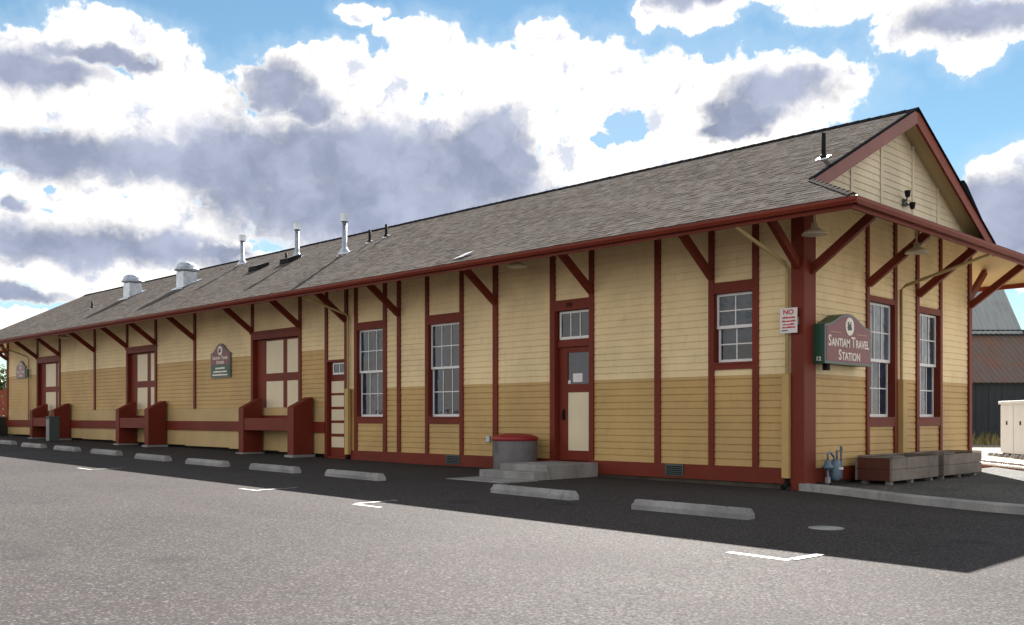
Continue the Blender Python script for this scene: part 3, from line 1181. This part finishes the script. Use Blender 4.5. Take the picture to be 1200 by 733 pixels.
for x in (-1.783, -4.654, -7.475, -10.95, -13.195, -15.43, -18.02, -21.67, -24.53, -26.87, -29.82, -33.42, -35.96):
    brace_at('f', (x, -.04, 3.82), (0, -1, 0))
brace_at('f', (-.035, -.06, 3.83), (0, -1, 0))
brace_at('f', (XL + .02, -.06, 3.90), (0, -1, 0))
for y in (.20, 2.446, 4.72, 7.56):
    brace_at('e', (.05, y, 3.75), (1, 0, 0))
for y in (.05, 2.5, 5.0, 7.5):
    brace_at('l', (XL - .05, y, 3.87), (-1, 0, 0))
brace_at('b', (-.05, WID + .05, 3.85), (0, 1, 0))


# ---- downspouts
def downspout(pts, low, r=.032, wide=.065):
    mb = MB()
    mb.tube(pts, r, 8)
    o = mb.build('downspout', M['beigepipe'], B, 0, True)
    if low:
        MB().box(*low).build('downspout_sleeve', M['tan'], o, .008)
    return o


downspout([(-.26, -1.74, 4.36), (-.25, -1.68, 4.30), (-.23, -.16, 3.88), (-.23, -.075, 3.80), (-.23, -.075, .30)], (-.30, -.165, -.15, -.02, .20, 1.985))
MB().tube([(-.23, -.08, .21), (-.23, -.09, .10), (-.23, -.22, .04)], .05, 10).build('downspout_boot', M['blackmetal'], B, 0, True)
downspout([(1.74, 3.94, 4.36), (1.68, 3.94, 4.28), (.16, 3.83, 3.84), (.075, 3.82, 3.76), (.075, 3.86, .30)], (.02, .13, 3.80, 4.0, .30, 1.985))
downspout([(-12.9, -1.74, 4.37), (-12.9, -1.68, 4.33), (-13.03, -.16, 3.96), (-13.03, -.09, 3.88), (-13.03, -.09, .30)], (-13.11, -12.95, -.15, -.055, .26, 2.0))
MB().tube([(-13.03, -.1, .26), (-13.03, -.1, .14)], .06, 10).build('downspout_boot', M['blackmetal'], B, 0, True)
downspout([(-36.1, -1.74, 4.33), (-36.15, -1.66, 4.3), (-36.86, -.16, 3.90), (-36.86, -.09, 3.82), (-36.86, -.09, 1.13)], None)
MB().box(-36.95, -36.78, -.17, -.09, 3.0, 3.35).build('conduit_box', M['cangrey'], B)


# ---- roof penetrations
def on_roof(x, y):
    return Vector((x, y, zr(y) + .02))


def plate(mb, p, w, h):
    """flashing plate lying on the slope"""
    dy = h / 2 * cs
    mb.add([(p.x - w / 2, p.y - dy, zr(p.y - dy) + .034), (p.x + w / 2, p.y - dy, zr(p.y - dy) + .034), (p.x + w / 2, p.y + dy, zr(p.y + dy) + .034), (p.x - w / 2, p.y + dy, zr(p.y + dy) + .034),
            (p.x - w / 2, p.y - dy, zr(p.y - dy) + .01), (p.x + w / 2, p.y - dy, zr(p.y - dy) + .01)], [(0, 1, 2, 3), (0, 4, 5, 1)])


def flue(x, y, h, lab):
    p = on_roof(x, y)
    o = MB().lathe([(.19, -.08), (.17, .02), (.085, .17), (.075, .18), (.075, h - .2), (.07, h - .2)], p, 16).build('flue_pipe', M['galv'], rf, 0, True)
    o['label'] = lab
    MB().lathe([(.08, h - .24), (.115, h - .235), (.115, h - .05), (.115, h - .02), (.02, h)], p, 16).build('flue_cap', M['galv'], o)
    f = MB(); plate(f, p, .34, .36); f.build('flashing', M['flash'], o)
    return o


flue(-14.99, 1.18, 1.16, 'tall galvanised flue pipe nearest the office end')
flue(-18.65, 1.93, 1.15, 'galvanised flue pipe beside the low black vent')
flue(-23.92, 2.97, 1.08, 'farthest galvanised flue pipe')


def small_pipe(x, y, h, r=.04):
    p = on_roof(x, y)
    o = MB().tube([p - Vector((0, 0, .1)), p + Vector((0, 0, h))], r, 10).build('vent_pipe', M['blackmetal'], rf, 0, True)
    f = MB(); plate(f, p, .22, .18); f.build('flashing', M['flash'], o)
    MB().lathe([(.075, -.05), (.07, .02), (r + .008, .06)], p, 12).build('pipe_boot', M['blackmetal'], o, 0, True)


small_pipe(-14.95, 2.05, .36)
small_pipe(-14.55, 2.35, .36)
small_pipe(-31.73, .63, .26)
small_pipe(-.13, 1.03, .44)
small_pipe(-18.85, 1.66, .30)


def fan(x, y):
    p = on_roof(x, y)
    s = .27
    o = MB().box(p.x - s, p.x + s, p.y - s, p.y + s, p.z - .2, p.z + .46).build('exhaust_fan', M['galv'], rf, .01)
    MB().lathe([(.30, .47), (.43, .50), (.43, .57), (.37, .575), (.37, .64), (.33, .72), (.22, .79), (.06, .82)], p, 24).build('fan_hood', M['galv'], o, 0, True)
    f = MB(); plate(f, p, .9, .9); f.build('flashing', M['galv'], o)


fan(-29.88, 1.50)
fan(-25.02, 1.36)


def low_vent(x, y):
    vs = []
    p = on_roof(x, y)
    mb = MB()
    w, h = .28, .24
    for sx in (-1, 1):
        for sy, dz in ((-1, .16), (1, .10)):
            yy = p.y + sy * h
            vs.append((p.x + sx * w, yy, zr(yy) + .02))
            vs.append((p.x + sx * w * .85, yy, zr(yy) + .02 + dz))
    mb.add(vs, [(0, 1, 3, 2), (4, 6, 7, 5), (0, 4, 5, 1), (2, 3, 7, 6), (1, 5, 7, 3)])
    mb.build('low_vent', M['blackmetal'], rf, .01)


low_vent(-20.43, 1.60)
low_vent(-18.75, 1.75)
w = MB()
p = on_roof(-6.95, -1.15)
w.add([(-7.15, -1.62, zr(-1.62) + .03), (-6.85, -1.6, zr(-1.6) + .05), (-6.75, -1.35, zr(-1.35) + .07), (-6.95, -1.4, zr(-1.4) + .06)], [(0, 1, 2, 3)])
sol = w.build('pale_eave_piece', M['flash'], rf)  # small pale metal piece lying above the eave
md = sol.modifiers.new('s', 'SOLIDIFY'); md.thickness = .015

# ---- base vents, outlet box
for xa, xb in ((-9.12, -8.64), (-2.79, -2.38)):
    g = MB()
    g.box(xa, xb, -.072, -.05, .145, .36)
    gv = g.build('crawl_vent', M['cangrey'], B)
    sl = MB()
    for i in range(5):
        z = .165 + i * .036
        sl.box(xa + .03, xb - .03, -.078, -.072, z, z + .018)
    sl.build('louvre', M['blackmetal'], gv)
MB().box(-7.75, -7.63, -.075, -.02, .68, .83).build('outlet_box', M['galv'], B, .01)

# ---- lamps under the eaves (part of the building's wiring: pendant enamel shades)
def lamp(x, y, z, lab):
    top = zr(y) - .1 if x < 0 else (ZE + (E1 - x) * SL - .1)
    o = MB().tube([(x, y, top), (x, y, z + .06)], .014, 8).build('eave_lamp', M['enamel'], B)
    o['label'] = lab
    MB().lathe([(.20, 0), (.205, .012), (.17, .05), (.10, .09), (.06, .11), (.05, .19), (.015, .21)], (x, y, z), 24).build('lamp_shade', M['enamel'], o, 0, True)
    return o


lamp(-5.83, -1.0, 4.33, 'enamel lamp hanging near the main door')
lamp(.55, -.60, 4.20, 'enamel lamp hanging at the near corner')
lamp(1.0, 2.32, 4.20, 'enamel lamp hanging on the end wall')
lamp(-30.3, -1.0, 4.28, 'far enamel lamp under the long eave')
fl = MB()
fl.box(.03, .07, 4.0, 4.14, 5.46, 5.60)
fd = fl.build('floodlight', M['cangrey'], B)
for yy, zz in ((3.93, 5.72), (4.16, 5.52)):
    MB().lathe([(.03, 0), (.045, .02), (.058, .10), (.06, .13)], (0, 0, 0), 14).build('lamp_head', M['blackmetal'], fd, 0, True, (.16, yy, zz - .12))
MB().tube([(.06, 4.05, 5.55), (.13, 3.97, 5.58), (.16, 3.93, 5.66)], .014, 6).tube([(.06, 4.08, 5.52), (.14, 4.14, 5.46)], .014, 6).build('bracket', M['blackmetal'], fd)

# ------------------------------------------------------------------ signs
def arch(c, hw, z0, zs, za, n=10):
    """sign outline: straight sides to the shoulders, ogee up to a rounded crown"""
    pts = [(c - hw, z0), (c + hw, z0), (c + hw, zs)]
    for i in range(1, 2 * n):
        t = i / n - 1                           # -1 .. 1
        a = -t
        f = .5 + .5 * math.cos(math.pi * a)     # ogee
        pts.append((c + hw * a, zs + (za - zs) * f))
    pts.append((c - hw, zs))
    return pts


def emblem(parent, place, r):
    def tr(mb):
        mb.v = [tuple(place @ Vector(p)) for p in mb.v]
        return mb
    d = MB().prism([(r * math.cos(t), r * math.sin(t)) for t in [2 * math.pi * k / 28 for k in range(28)]], 'z', 0, .006)
    e = tr(d).build('emblem', M['lettering'], parent)
    t = MB()
    # a small steam engine seen from the side
    t.box(-.50 * r, .30 * r, -.06 * r, .24 * r, .0065, .011)
    t.box(-.52 * r, -.22 * r, .24 * r, .48 * r, .0065, .011)
    t.prism([(.14 * r, .24 * r), (.24 * r, .24 * r), (.30 * r, .50 * r), (.08 * r, .50 * r)], 'z', .0065, .011)
    t.box(-.6 * r, .42 * r, -.16 * r, -.065 * r, .0065, .010)
    t.prism([(.31 * r, -.16 * r), (.56 * r, -.34 * r), (.31 * r, -.34 * r)], 'z', .0065, .010)
    for cx, rr in ((-.36, .17), (-.02, .17), (.24, .11)):
        t.prism([(cx * r + rr * r * math.cos(q), -.27 * r + rr * r * math.sin(q)) for q in [2 * math.pi * k / 14 for k in range(14)]], 'z', .012, .016)
    tr(t).build('engine_picture', M['cangrey'], e)
    return e


# box sign on the end wall
sg = thing('box_sign', 'arched maroon box sign with round engine emblem and green side on the end wall', 'sign', (0, 0, 0))
yc, hw = 1.12, .87
MB().prism(arch(yc, hw, 2.17, 2.84, 3.07), 'x', .03, .285).build('sign_case', M['green'], sg)
MB().prism(arch(yc, hw, 2.17, 2.84, 3.07), 'x', .285, .300).build('sign_rim', M['signedge'], sg)
MB().prism(arch(yc, hw - .045, 2.215, 2.81, 3.03), 'x', .3005, .306).build('sign_face', M['maroon'], sg)
XF = .3065


def smallcaps(words, z, big, small, x, c, sx, plane, parent, gap=1.0):
    """old style capitals: tall initials, smaller remaining letters, one mesh per word"""
    widths = []
    for wd in words:
        widths.append(big * .62 * sx + (len(wd) - 1) * small * .60 * sx)
    tot = sum(widths) + gap * small * (len(words) - 1) * .7
    cur = c - tot / 2
    for wd, wid in zip(words, widths):
        li = lettering('lettering', wd[0], big, M['lettering'], parent, plane(*( (x, cur + big * .31 * sx, z) if plane is end_plane else (cur + big * .31 * sx, x, z))), sx, .002, .004)
        rc_ = cur + big * .64 * sx + (len(wd) - 1) * small * .30 * sx
        lettering('lettering', wd[1:], small, M['lettering'], parent, plane(*((x, rc_, z - (big - small) * .33) if plane is end_plane else (rc_, x, z - (big - small) * .33))), sx, .002, .004)
        cur += wid + gap * small * .7


smallcaps(['SANTIAM', 'TRAVEL'], 2.56, .265, .20, XF, yc, .91, end_plane, sg, .5)
smallcaps(['STATION'], 2.325, .25, .195, XF, yc, .97, end_plane, sg)
emblem(sg, end_plane(XF, yc + .02, 2.845), .16)
sw = MB()
for s_ in (-1, 1):
    sw.box(XF, XF + .002, yc + s_ * .50 - .2, yc + s_ * .50 + .2, 2.715, 2.724)
sw.build('flourish', M['beigepipe'], sg)
lettering('lettering', '12', .10, M['lettering'], sg, front_plane(.18, yc - hw - .003, 2.245), 1, .002, .003)
MB().box(.12, .2, .5, .62, 2.06, 2.17).build('bracket', M['blackmetal'], sg)


def wall_sign(x, hw, z0, zs, za, green_top, label, lines):
    s = thing('arched_sign', label, 'sign')
    MB().prism(arch(x, hw, z0, zs, za), 'y', -.075, -.024).build('sign_board', M['signedge'], s)
    MB().prism(arch(x, hw - .04, z0 + .04, zs - .02, za - .035), 'y', -.080, -.0755).build('sign_face', M['maroon'], s)
    yf = -.081
    if green_top:
        MB().box(x - hw + .04, x + hw - .04, -.083, -.0805, z0 + .04, green_top).build('sign_panel', M['green'], s)
    return s


s2 = wall_sign(-19.9, .61, 2.49, 3.27, 3.57, 2.89, 'maroon over green arched sign on the tan wall beside the nearest freight door', None)
emblem(s2, front_plane(-19.9, -.0805, 3.34), .15)
smallcaps(['SANTIAM', 'TRAVEL'], 3.115, .165, .12, -.0815, -19.9, .92, front_plane, s2, .8)
smallcaps(['STATION'], 2.97, .155, .12, -.0815, -19.9, .92, front_plane, s2)


def print_line(parent, m, xa, xb, z, h, y0, y1):
    """a line of print too small to read: one band with a ragged top"""
    pts = [(xa, z - h / 2), (xb, z - h / 2)]
    xx = xb
    while xx > xa + .02:
        t = z + h * random.choice((.5, .5, .12, .32))
        w_ = min(random.uniform(.14, .5) * h * 1.6, xx - xa)
        pts += [(xx, t), (xx - w_ + .002, t)]
        xx -= w_
    MB().prism(pts, 'y', y0, y1).build('print_line', m, parent)


for zz, hw_, h in ((2.79, .30, .055), (2.68, .44, .05), (2.58, .48, .05)):
    print_line(s2, M['lettering'], -19.9 - hw_, -19.9 + hw_, zz, h, -.0855, -.083)
s1 = wall_sign(-37.9, .58, 2.98, 3.52, 3.76, None, 'small maroon arched sign beside the farthest freight door', None)
emblem(s1, front_plane(-37.9, -.0805, 3.53), .14)
smallcaps(['SANTIAM', 'TRAVEL'], 3.27, .165, .12, -.0815, -37.9, .9, front_plane, s1, .8)
smallcaps(['STATION'], 3.10, .155, .12, -.0815, -37.9, .9, front_plane, s1)

# parking notice on the downspout by the corner post
ps = thing('parking_notice', 'small white metal notice with red print beside the red corner post', 'sign')
MB().box(-.318, .005, -.165, -.152, 2.68, 3.11).build('notice_plate', M['signwhite'], ps, .004)
MB().box(-.31, -.003, -.152, -.076, 2.82, 2.95).build('bracket', M['galv'], ps)
lettering('lettering', 'NO', .115, M['redink'], ps, front_plane(-.157, -.1665, 3.035), 1.1, .001, .004)
for zz, a in ((2.945, .125), (2.885, .13), (2.83, .11), (2.78, .125)):
    print_line(ps, M['redink'], -.157 - a, -.157 + a, zz, .032, -.1668, -.165)
MB().box(-.29, -.17, -.1668, -.165, 2.715, 2.735).build('print_strip', M['cangrey'], ps)

# ------------------------------------------------------------------ stoop, bin, square receptacle
st = thing('entrance_stoop', 'low concrete stoop with one step and a ground pad before the main door', 'stoop', (0, 0, 0))
MB().box(-5.74, -4.45, -1.58, -.058, -.05, .325).build('landing_slab', M['concrete'], st, .015)
MB().box(-5.98, -4.47, -1.93, -1.582, -.05, .205).build('step', M['concrete'], st, .015)
MB().box(-5.95, -4.35, -2.85, -1.935, -.05, .068).build('ground_pad', M['concrete'], st, .01)

bn = thing('litter_bin', 'round grey concrete bin with a red domed lid beside the stoop', 'bin', (-6.27, -.62, gz(-6.3)))
MB().lathe([(.44, 0), (.455, .02), (.47, .69), (.45, .70)], (0, 0, 0), 32).build('drum', M['conc_dark'], bn, 0, True)
MB().lathe([(.475, .69), (.49, .70), (.49, .755), (.47, .775), (.36, .815), (.2, .84), (.05, .845)], (0, 0, 0), 32).build('lid', M['redplastic'], bn, 0, True)

rb = thing('square_receptacle', 'square dark grey receptacle standing before the farthest loading guard', 'bin', (-30.75, -1.25, gz(-31)))
MB().box(-.17, .17, -.19, .19, 0, .90).build('body', M['cangrey'], rb, .015)
MB().box(-.15, .15, -.202, -.192, .04, .86).build('pale_front', M['canlight'], rb)  # paler grey sheet covering the front face only
MB().box(-.19, .19, -.21, .21, .905, .97).build('lid', M['cangrey'], rb, .02)

# ------------------------------------------------------------------ wheel stops
WSL = ['nearest concrete wheel stop, before the right half of the office wall',
       'concrete wheel stop in front of the stoop pad',
       'concrete wheel stop in front of the narrow panelled door',
       'concrete wheel stop straight before the loading guard nearest the office windows',
       'concrete wheel stop below the maroon and green sign',
       'concrete wheel stop straight before the middle loading guard',
       'concrete wheel stop just left of the middle loading guard',
       'concrete wheel stop right of the square grey receptacle',
       'concrete wheel stop left of the square grey receptacle, before the farthest loading guard',
       'farthest concrete wheel stop, at the left edge']
pos = [(.92, -4.72, .02), (-2.22, -4.40, -.03), (-7.15, -4.22, -.02), (-9.95, -4.27, .0), (-12.78, -4.33, .01), (-15.8, -4.25, -.01), (-19.35, -3.98, .0),
       (-22.45, -3.90, -.015), (-25.45, -3.85, .01), (-29.0, -3.60, .0)]
ws0 = None
for (x, y, rz), lb in zip(pos, WSL):
    if ws0 is None:
        prof = [(-.10, 0), (.10, 0), (.10, .035), (.10, .07), (.084, .10), (.065, .135), (.02, .138), (-.02, .138), (-.065, .135), (-.084, .10), (-.10, .07), (-.10, .035)]
        NS = 40
        vs, fs = [], []
        for i in range(NS + 1):
            t = -.88 + 1.76 * i / NS
            for (py, pz) in prof:
                e = .965 if pz > .09 else 1
                chip = random.random() < .10 and pz > .06
                j = .012 if chip else .0025
                vs.append((t * e + random.uniform(-.002, .002), py * (1 - (random.uniform(0, 1) * j / .1)), pz - (random.uniform(0, 1) * j if pz > .06 else 0)))
        npf = len(prof)
        for i in range(NS):
            for k in range(npf):
                fs.append((i * npf + k, i * npf + (k + 1) % npf, (i + 1) * npf + (k + 1) % npf, (i + 1) * npf + k))
        fs.append(tuple(reversed(range(npf)))); fs.append(tuple(range(NS * npf, NS * npf + npf)))
        mb = MB().add(vs, fs)
        ws0 = mb.build('wheel_stop', M['concrete'])
        for sx in (-.55, .55):
            MB().tube([(sx, 0, .10), (sx, 0, .146)], .016, 8).build('anchor_pin', M['rustwood'], ws0)
        o = ws0
    else:
        o = copy_tree(ws0)
    o.location = (x, y + .1, gz(x) - .002)
    flip = int(abs(x)) % 2 == 1
    o.rotation_euler = (0, R(-.57 if flip else .57), rz + (math.pi if flip else 0))
    tag(o, lb, 'wheel stop', 'concrete wheel stops along the building')

cv = MB().prism([(.20 * math.cos(t), .20 * math.sin(t)) for t in [2 * math.pi * k / 28 for k in range(28)]], 'z', -.03, .006).build('utility_cover', M['concrete'], None, .003)
cv.location = (2.86, -4.73, gz(2.86))
tag(cv, 'round pale utility cover set flush in the shaded asphalt', 'cover')

# ------------------------------------------------------------------ gas meter
gm = thing('gas_meter', 'blue grey gas meter with pipes at the foot of the end wall', 'gas meter', (.24, .66, .06))
MB().lathe([(.05, .02), (.10, .05), (.115, .12), (.115, .30), (.10, .36), (.04, .40)], (0, .08, .06), 18, .8, 1.0).build('meter_body', M['gasblue'], gm, .0, True)
MB().lathe([(.03, 0), (.09, .03), (.10, .06), (.06, .09), (.05, .16), (.02, .18)], (0, -.20, .28), 16).build('regulator', M['gasblue'], gm, 0, True)
MB().tube([(0, -.20, -.06), (0, -.20, .30)], .022, 8).tube([(0, -.20, .44), (0, -.20, .56), (0, -.10, .58), (0, .02, .50), (0, .02, .44)], .02, 8) \
    .tube([(0, .13, .44), (0, .13, .60), (0, .30, .60), (0, .30, .12), (-.14, .30, .12)], .02, 8).tube([(0, .30, .60), (0, .30, .68)], .026, 8).build('pipework', M['gasblue'], gm, 0, True)
MB().lathe([(.05, 0), (.05, .04)], (.09, .08, .28), 12).build('dial', M['signwhite'], gm)
MB().box(-.035, .035, -.235, -.165, .05, .16).build('valve', M['galv'], gm, .006)

# ------------------------------------------------------------------ planters
def planter(y0, y1, lab, red_end):
    p = thing('planter_box', lab, 'planter', (.55, (y0 + y1) / 2, .06), 0, 'timber planters by the end wall')
    hx, hy = .34, (y1 - y0) / 2
    h0, h1 = .06, .47
    for k in range(2):
        z0 = h0 + k * .205
        MB().box(hx - .045, hx, -hy, hy, z0, z0 + .20).build('side_board', M['wood'], p, .006)
        MB().box(-hx, -hx + .045, -hy, hy, z0, z0 + .20).build('side_board', M['wood'], p, .006)
        MB().box(-hx + .047, hx - .047, -hy, -hy + .045, z0, z0 + .20).build('end_board', M['rustwood'] if red_end else M['wood'], p, .006)
        MB().box(-hx + .047, hx - .047, hy - .045, hy, z0, z0 + .20).build('end_board', M['wood'], p, .006)
    MB().box(-hx + .046, hx - .046, -hy + .046, hy - .046, h0 + .02, h1 - .16).build('soil', M['soil'], p)
    cp = MB()
    cp.box(hx - .10, hx + .012, -hy - .012, -hy + .50, h1 + .001, h1 + .028)
    cp.box(-hx - .01, hx + .0, hy - .07, hy + .01, h1 + .002, h1 + .027)
    cp.box(-hx - .012, -hx + .06, -hy + .1, hy - .08, h1 + .001, h1 + .026)
    cp.build('rim_board', M['wood'], p, .004)
    for sx in (-1, 1):
        for yy in (-hy + .15, 0, hy - .15):
            MB().box(sx * (hx - .12) - .05, sx * (hx - .12) + .05, yy - .05, yy + .05, -.02, .058).build('foot', M['concrete'], p)
    return p


planter(1.55, 3.60, 'weathered grey timber planter with a reddish end board, nearest the gas meter', True)
planter(3.86, 5.85, 'weathered grey timber planter farther from the gas meter', False)

# ------------------------------------------------------------------ background on the right
d = Vector((.66, -.75, 0)).normalized()
nr = Vector((.75, .66, 0))
tk = thing('railway_track', 'two bright narrow rails crossing the pale gravel beyond the planters', 'rails')
for k, base in enumerate([Vector((-.40, 10.80, 0)), Vector((.17, 9.15, 0))]):
    p = base - d * 16
    q = base + d * 14
    z = gz(0)
    MB().bar((p.x, p.y, z + .115), (q.x, q.y, z + .115), .07, .05).build('rail', M['rail'], tk, .006)
    MB().bar((p.x, p.y, z + .035), (q.x, q.y, z + .035), .13, .10).build('rail_base', M['rustwood'], tk)

bx = thing('utility_cabinet', 'white metal cabinet standing on pale gravel before the dark barn', 'cabinet', (-2.85, 18.3, .0), math.atan2(-.796, .605))
MB().box(0, 3.4, 0, 1.1, .10, 1.66).build('body', M['cabinet'], bx, .01)
MB().box(-.06, 3.46, -.06, 1.16, 1.662, 1.76).build('lid', M['cabinet'], bx, .01)
MB().box(.05, 3.35, .05, 1.05, -.05, .098).build('plinth', M['dark'], bx)
for a in (.02, 1.14, 2.27):
    MB().box(a + .02, a + 1.08, -.018, -.002, .16, 1.60).build('door_panel', M['cabinet'], bx, .004)
    MB().box(a + .55, a + .62, -.04, -.018, 1.0, 1.12).build('handle', M['blackmetal'], bx)
rk = MB()
for i in range(8):
    t = .1 + i * .42
    rk.lathe([(.07, -.03), (.10, .03), (.06, .10)], (t, -.25 - .1 * random.random(), 0), 7, random.uniform(.7, 1.2), random.uniform(.7, 1.2))
for i in range(0):
    pass
rko = rk.build('footing_stone', M['concrete'], bx)

# barn: lean-to with a rusty roof, taller grey metal roof behind; faces the south-east
bz = math.radians(45)
bc = CAM + Vector((-math.sqrt(.5), math.sqrt(.5), 0)) * 45
bc.z = 0
bn_ = thing('metal_roof_barn', 'dark boarded barn with a rusty lean-to roof below a grey metal roof', 'barn', bc, bz)
# local x = to the right in the view, y = away
xr0, xr1 = 14.0, 32.0
wb = MB()
for i in range(int((xr1 - xr0) / .3)):
    a = xr0 + i * .3
    wb.box(a + .006, a + .294, -.02 - .012 * (i % 2), .15, -.3, 2.88)
wb.build('wall', M['barnwall'], bn_)
MB().box(xr0 + .1, xr1, .16, 14, -.3, 2.8).build('wall_core', M['dark'], bn_)


def corr_roof(x0, x1a, x1b, y0, z0, y1, z1, m, name, wave=.25, amp=.018):
    mb = MB()
    vs, fs = [], []
    n = int((max(x1a, x1b) - x0) / (wave / 4))
    rows = 5
    for j in range(rows + 1):
        t = j / rows
        xe = x1a + (x1b - x1a) * t
        for i in range(n + 1):
            x = x0 + (xe - x0) * i / n
            vs.append((x, y0 + (y1 - y0) * t - .03 * (j % 1), z0 + (z1 - z0) * t + amp * math.sin(2 * math.pi * x / wave) + (.012 if j % 2 else 0)))
    for j in range(rows):
        for i in range(n):
            fs.append((j * (n + 1) + i, j * (n + 1) + i + 1, (j + 1) * (n + 1) + i + 1, (j + 1) * (n + 1) + i))
    mb.add(vs, fs)
    o = mb.build(name, m, bn_)
    s = o.modifiers.new('s', 'SOLIDIFY'); s.thickness = .03
    return o


corr_roof(xr0, xr1, xr1, -.35, 2.85, 3.4, 5.35, M['rust'], 'lean_to_roof')
MB().box(xr0, xr1, 3.3, 3.45, 2.9, 5.6).build('upper_wall', M['barnwall'], bn_)
corr_roof(xr0 - 2, 25.4, 25.4, 3.2, 5.4, 6.4, 9.5, M['tin'], 'upper_roof')
MB().prism([(3.3, 5.2), (9.5, 5.2), (6.4, 9.3)], 'x', 25.0, 25.15).build('gable', M['barnwall'], bn_)
MB().box(xr0, 25.5, 6.2, 6.6, 9.42, 9.58).build('ridge_cap', M['ridgecap'], bn_)

# dry grass along the barn
gr = MB()
for i in range(2600):
    lx = random.uniform(12, 32)
    ly = -random.random() ** 2 * 3.2 - .2
    h = random.uniform(.2, .75) * (1 - .15 * abs(ly))
    a = random.uniform(0, math.pi)
    dx, dy = .05 * math.cos(a), .05 * math.sin(a)
    lean = random.uniform(-.2, .2)
    gr.add([(lx - dx, ly - dy, -.05), (lx + dx, ly + dy, -.05), (lx + lean, ly + lean * .5, h)], [(0, 1, 2)])
g = gr.build('dry_grass', M['drygrass'])
g.location = bc
g.rotation_euler = (0, 0, bz)
g['kind'] = 'stuff'
tag(g, 'dry yellowish grass along the foot of the dark barn', 'grass')

# overhead wire past the barn
wp = []
p0, p1 = Vector((-6, 36, 8.3)), Vector((28, 42, 9.2))
wm = MB()
pts = []
for i in range(13):
    t = i / 12
    q = p0.lerp(p1, t)
    q.z -= 1.2 * 4 * t * (1 - t) * .25
    pts.append(q)
wm.tube(pts, .02, 6)
wo = wm.build('overhead_wire', M['blackmetal'])
tag(wo, 'thin black overhead wire crossing the sky beside the barn roof', 'wire')

# ------------------------------------------------------------------ left end: timber steps, fence, trees
sp = thing('timber_steps', 'dark timber steps at the far left end of the building', 'steps', (0, 0, 0))
nst = 5
for k in range(nst):
    zt = 1.30 - k * .17
    MB().box(-44.5, -39.9 + .35 * k, -.95 - .26 * k, -.95 - .26 * (k - 1) if k else .6, zt - .05, zt).build('tread', M['wood'], sp)
    MB().box(-44.5, -39.93 + .35 * k, -.93 - .26 * k, -.90 - .26 * k, .38, zt - .052).build('riser', M['stair'], sp)
MB().box(-44.4, -39.98, -.85, .55, .38, 1.24).build('platform_base', M['stair'], sp)

fn = thing('board_fence', 'reddish brown board fence beyond the far left end', 'fence', (-49, 0, gz(-49)))
for i in range(6):
    MB().box(-.02, .02, -9, 10, .12 + i * .36, .45 + i * .36).build('rail_board', M['fence'], fn)
for i in range(9):
    MB().box(-.10, -.022, -9 + i * 2.35, -8.88 + i * 2.35, -.1, 2.32).build('post', M['fence'], fn)


def tree(x, y, h, rad, lab, n=900):
    t = thing('leafy_tree', lab, 'tree', (x, y, gz(x)), 0, 'trees beyond the fence')
    tr = MB()
    tr.tube([(0, 0, -.2), (.05, .02, h * .3), (-.05, .05, h * .6), (0, 0, h * .9)], [.16, .13, .08, .02], 8)
    for k in range(9):
        a = random.uniform(0, 6.28)
        z0 = h * random.uniform(.25, .7)
        l = rad * random.uniform(.6, .95)
        tr.tube([(0, 0, z0), (l * .5 * math.cos(a), l * .5 * math.sin(a), z0 + h * .1), (l * math.cos(a), l * math.sin(a), z0 + h * .17)], [.06, .04, .012], 6)
    tr.build('trunk', M['bark'], t)
    cr = MB()
    clumps = [(random.gauss(0, .5) * rad, random.gauss(0, .5) * rad, h * random.uniform(.32, .95)) for _ in range(16)]
    for i in range(n):
        c = random.choice(clumps)
        p = Vector(c) + Vector((random.gauss(0, .22), random.gauss(0, .22), random.gauss(0, .16))) * rad
        s = random.uniform(.08, .17)
        q = Matrix.Rotation(random.uniform(0, 6.28), 3, Vector((random.gauss(0, 1), random.gauss(0, 1), random.gauss(0, 1))).normalized())
        cr.add([p + q @ Vector(v) * s for v in ((-1, 0, 0), (0, -.5, .1), (1, 0, 0), (0, .5, .1))], [(0, 1, 2, 3)])
    cr.build('crown', M['leaf'], t)


tree(-57, 4.2, 4.0, 1.7, 'leafy green tree just behind the reddish fence', 2200)
tree(-62, -.5, 3.4, 1.6, 'lower bushy tree behind the fence at the left edge', 1600)
tree(-70, 8.5, 4.2, 2.0, 'farther green tree standing behind the others', 1600)
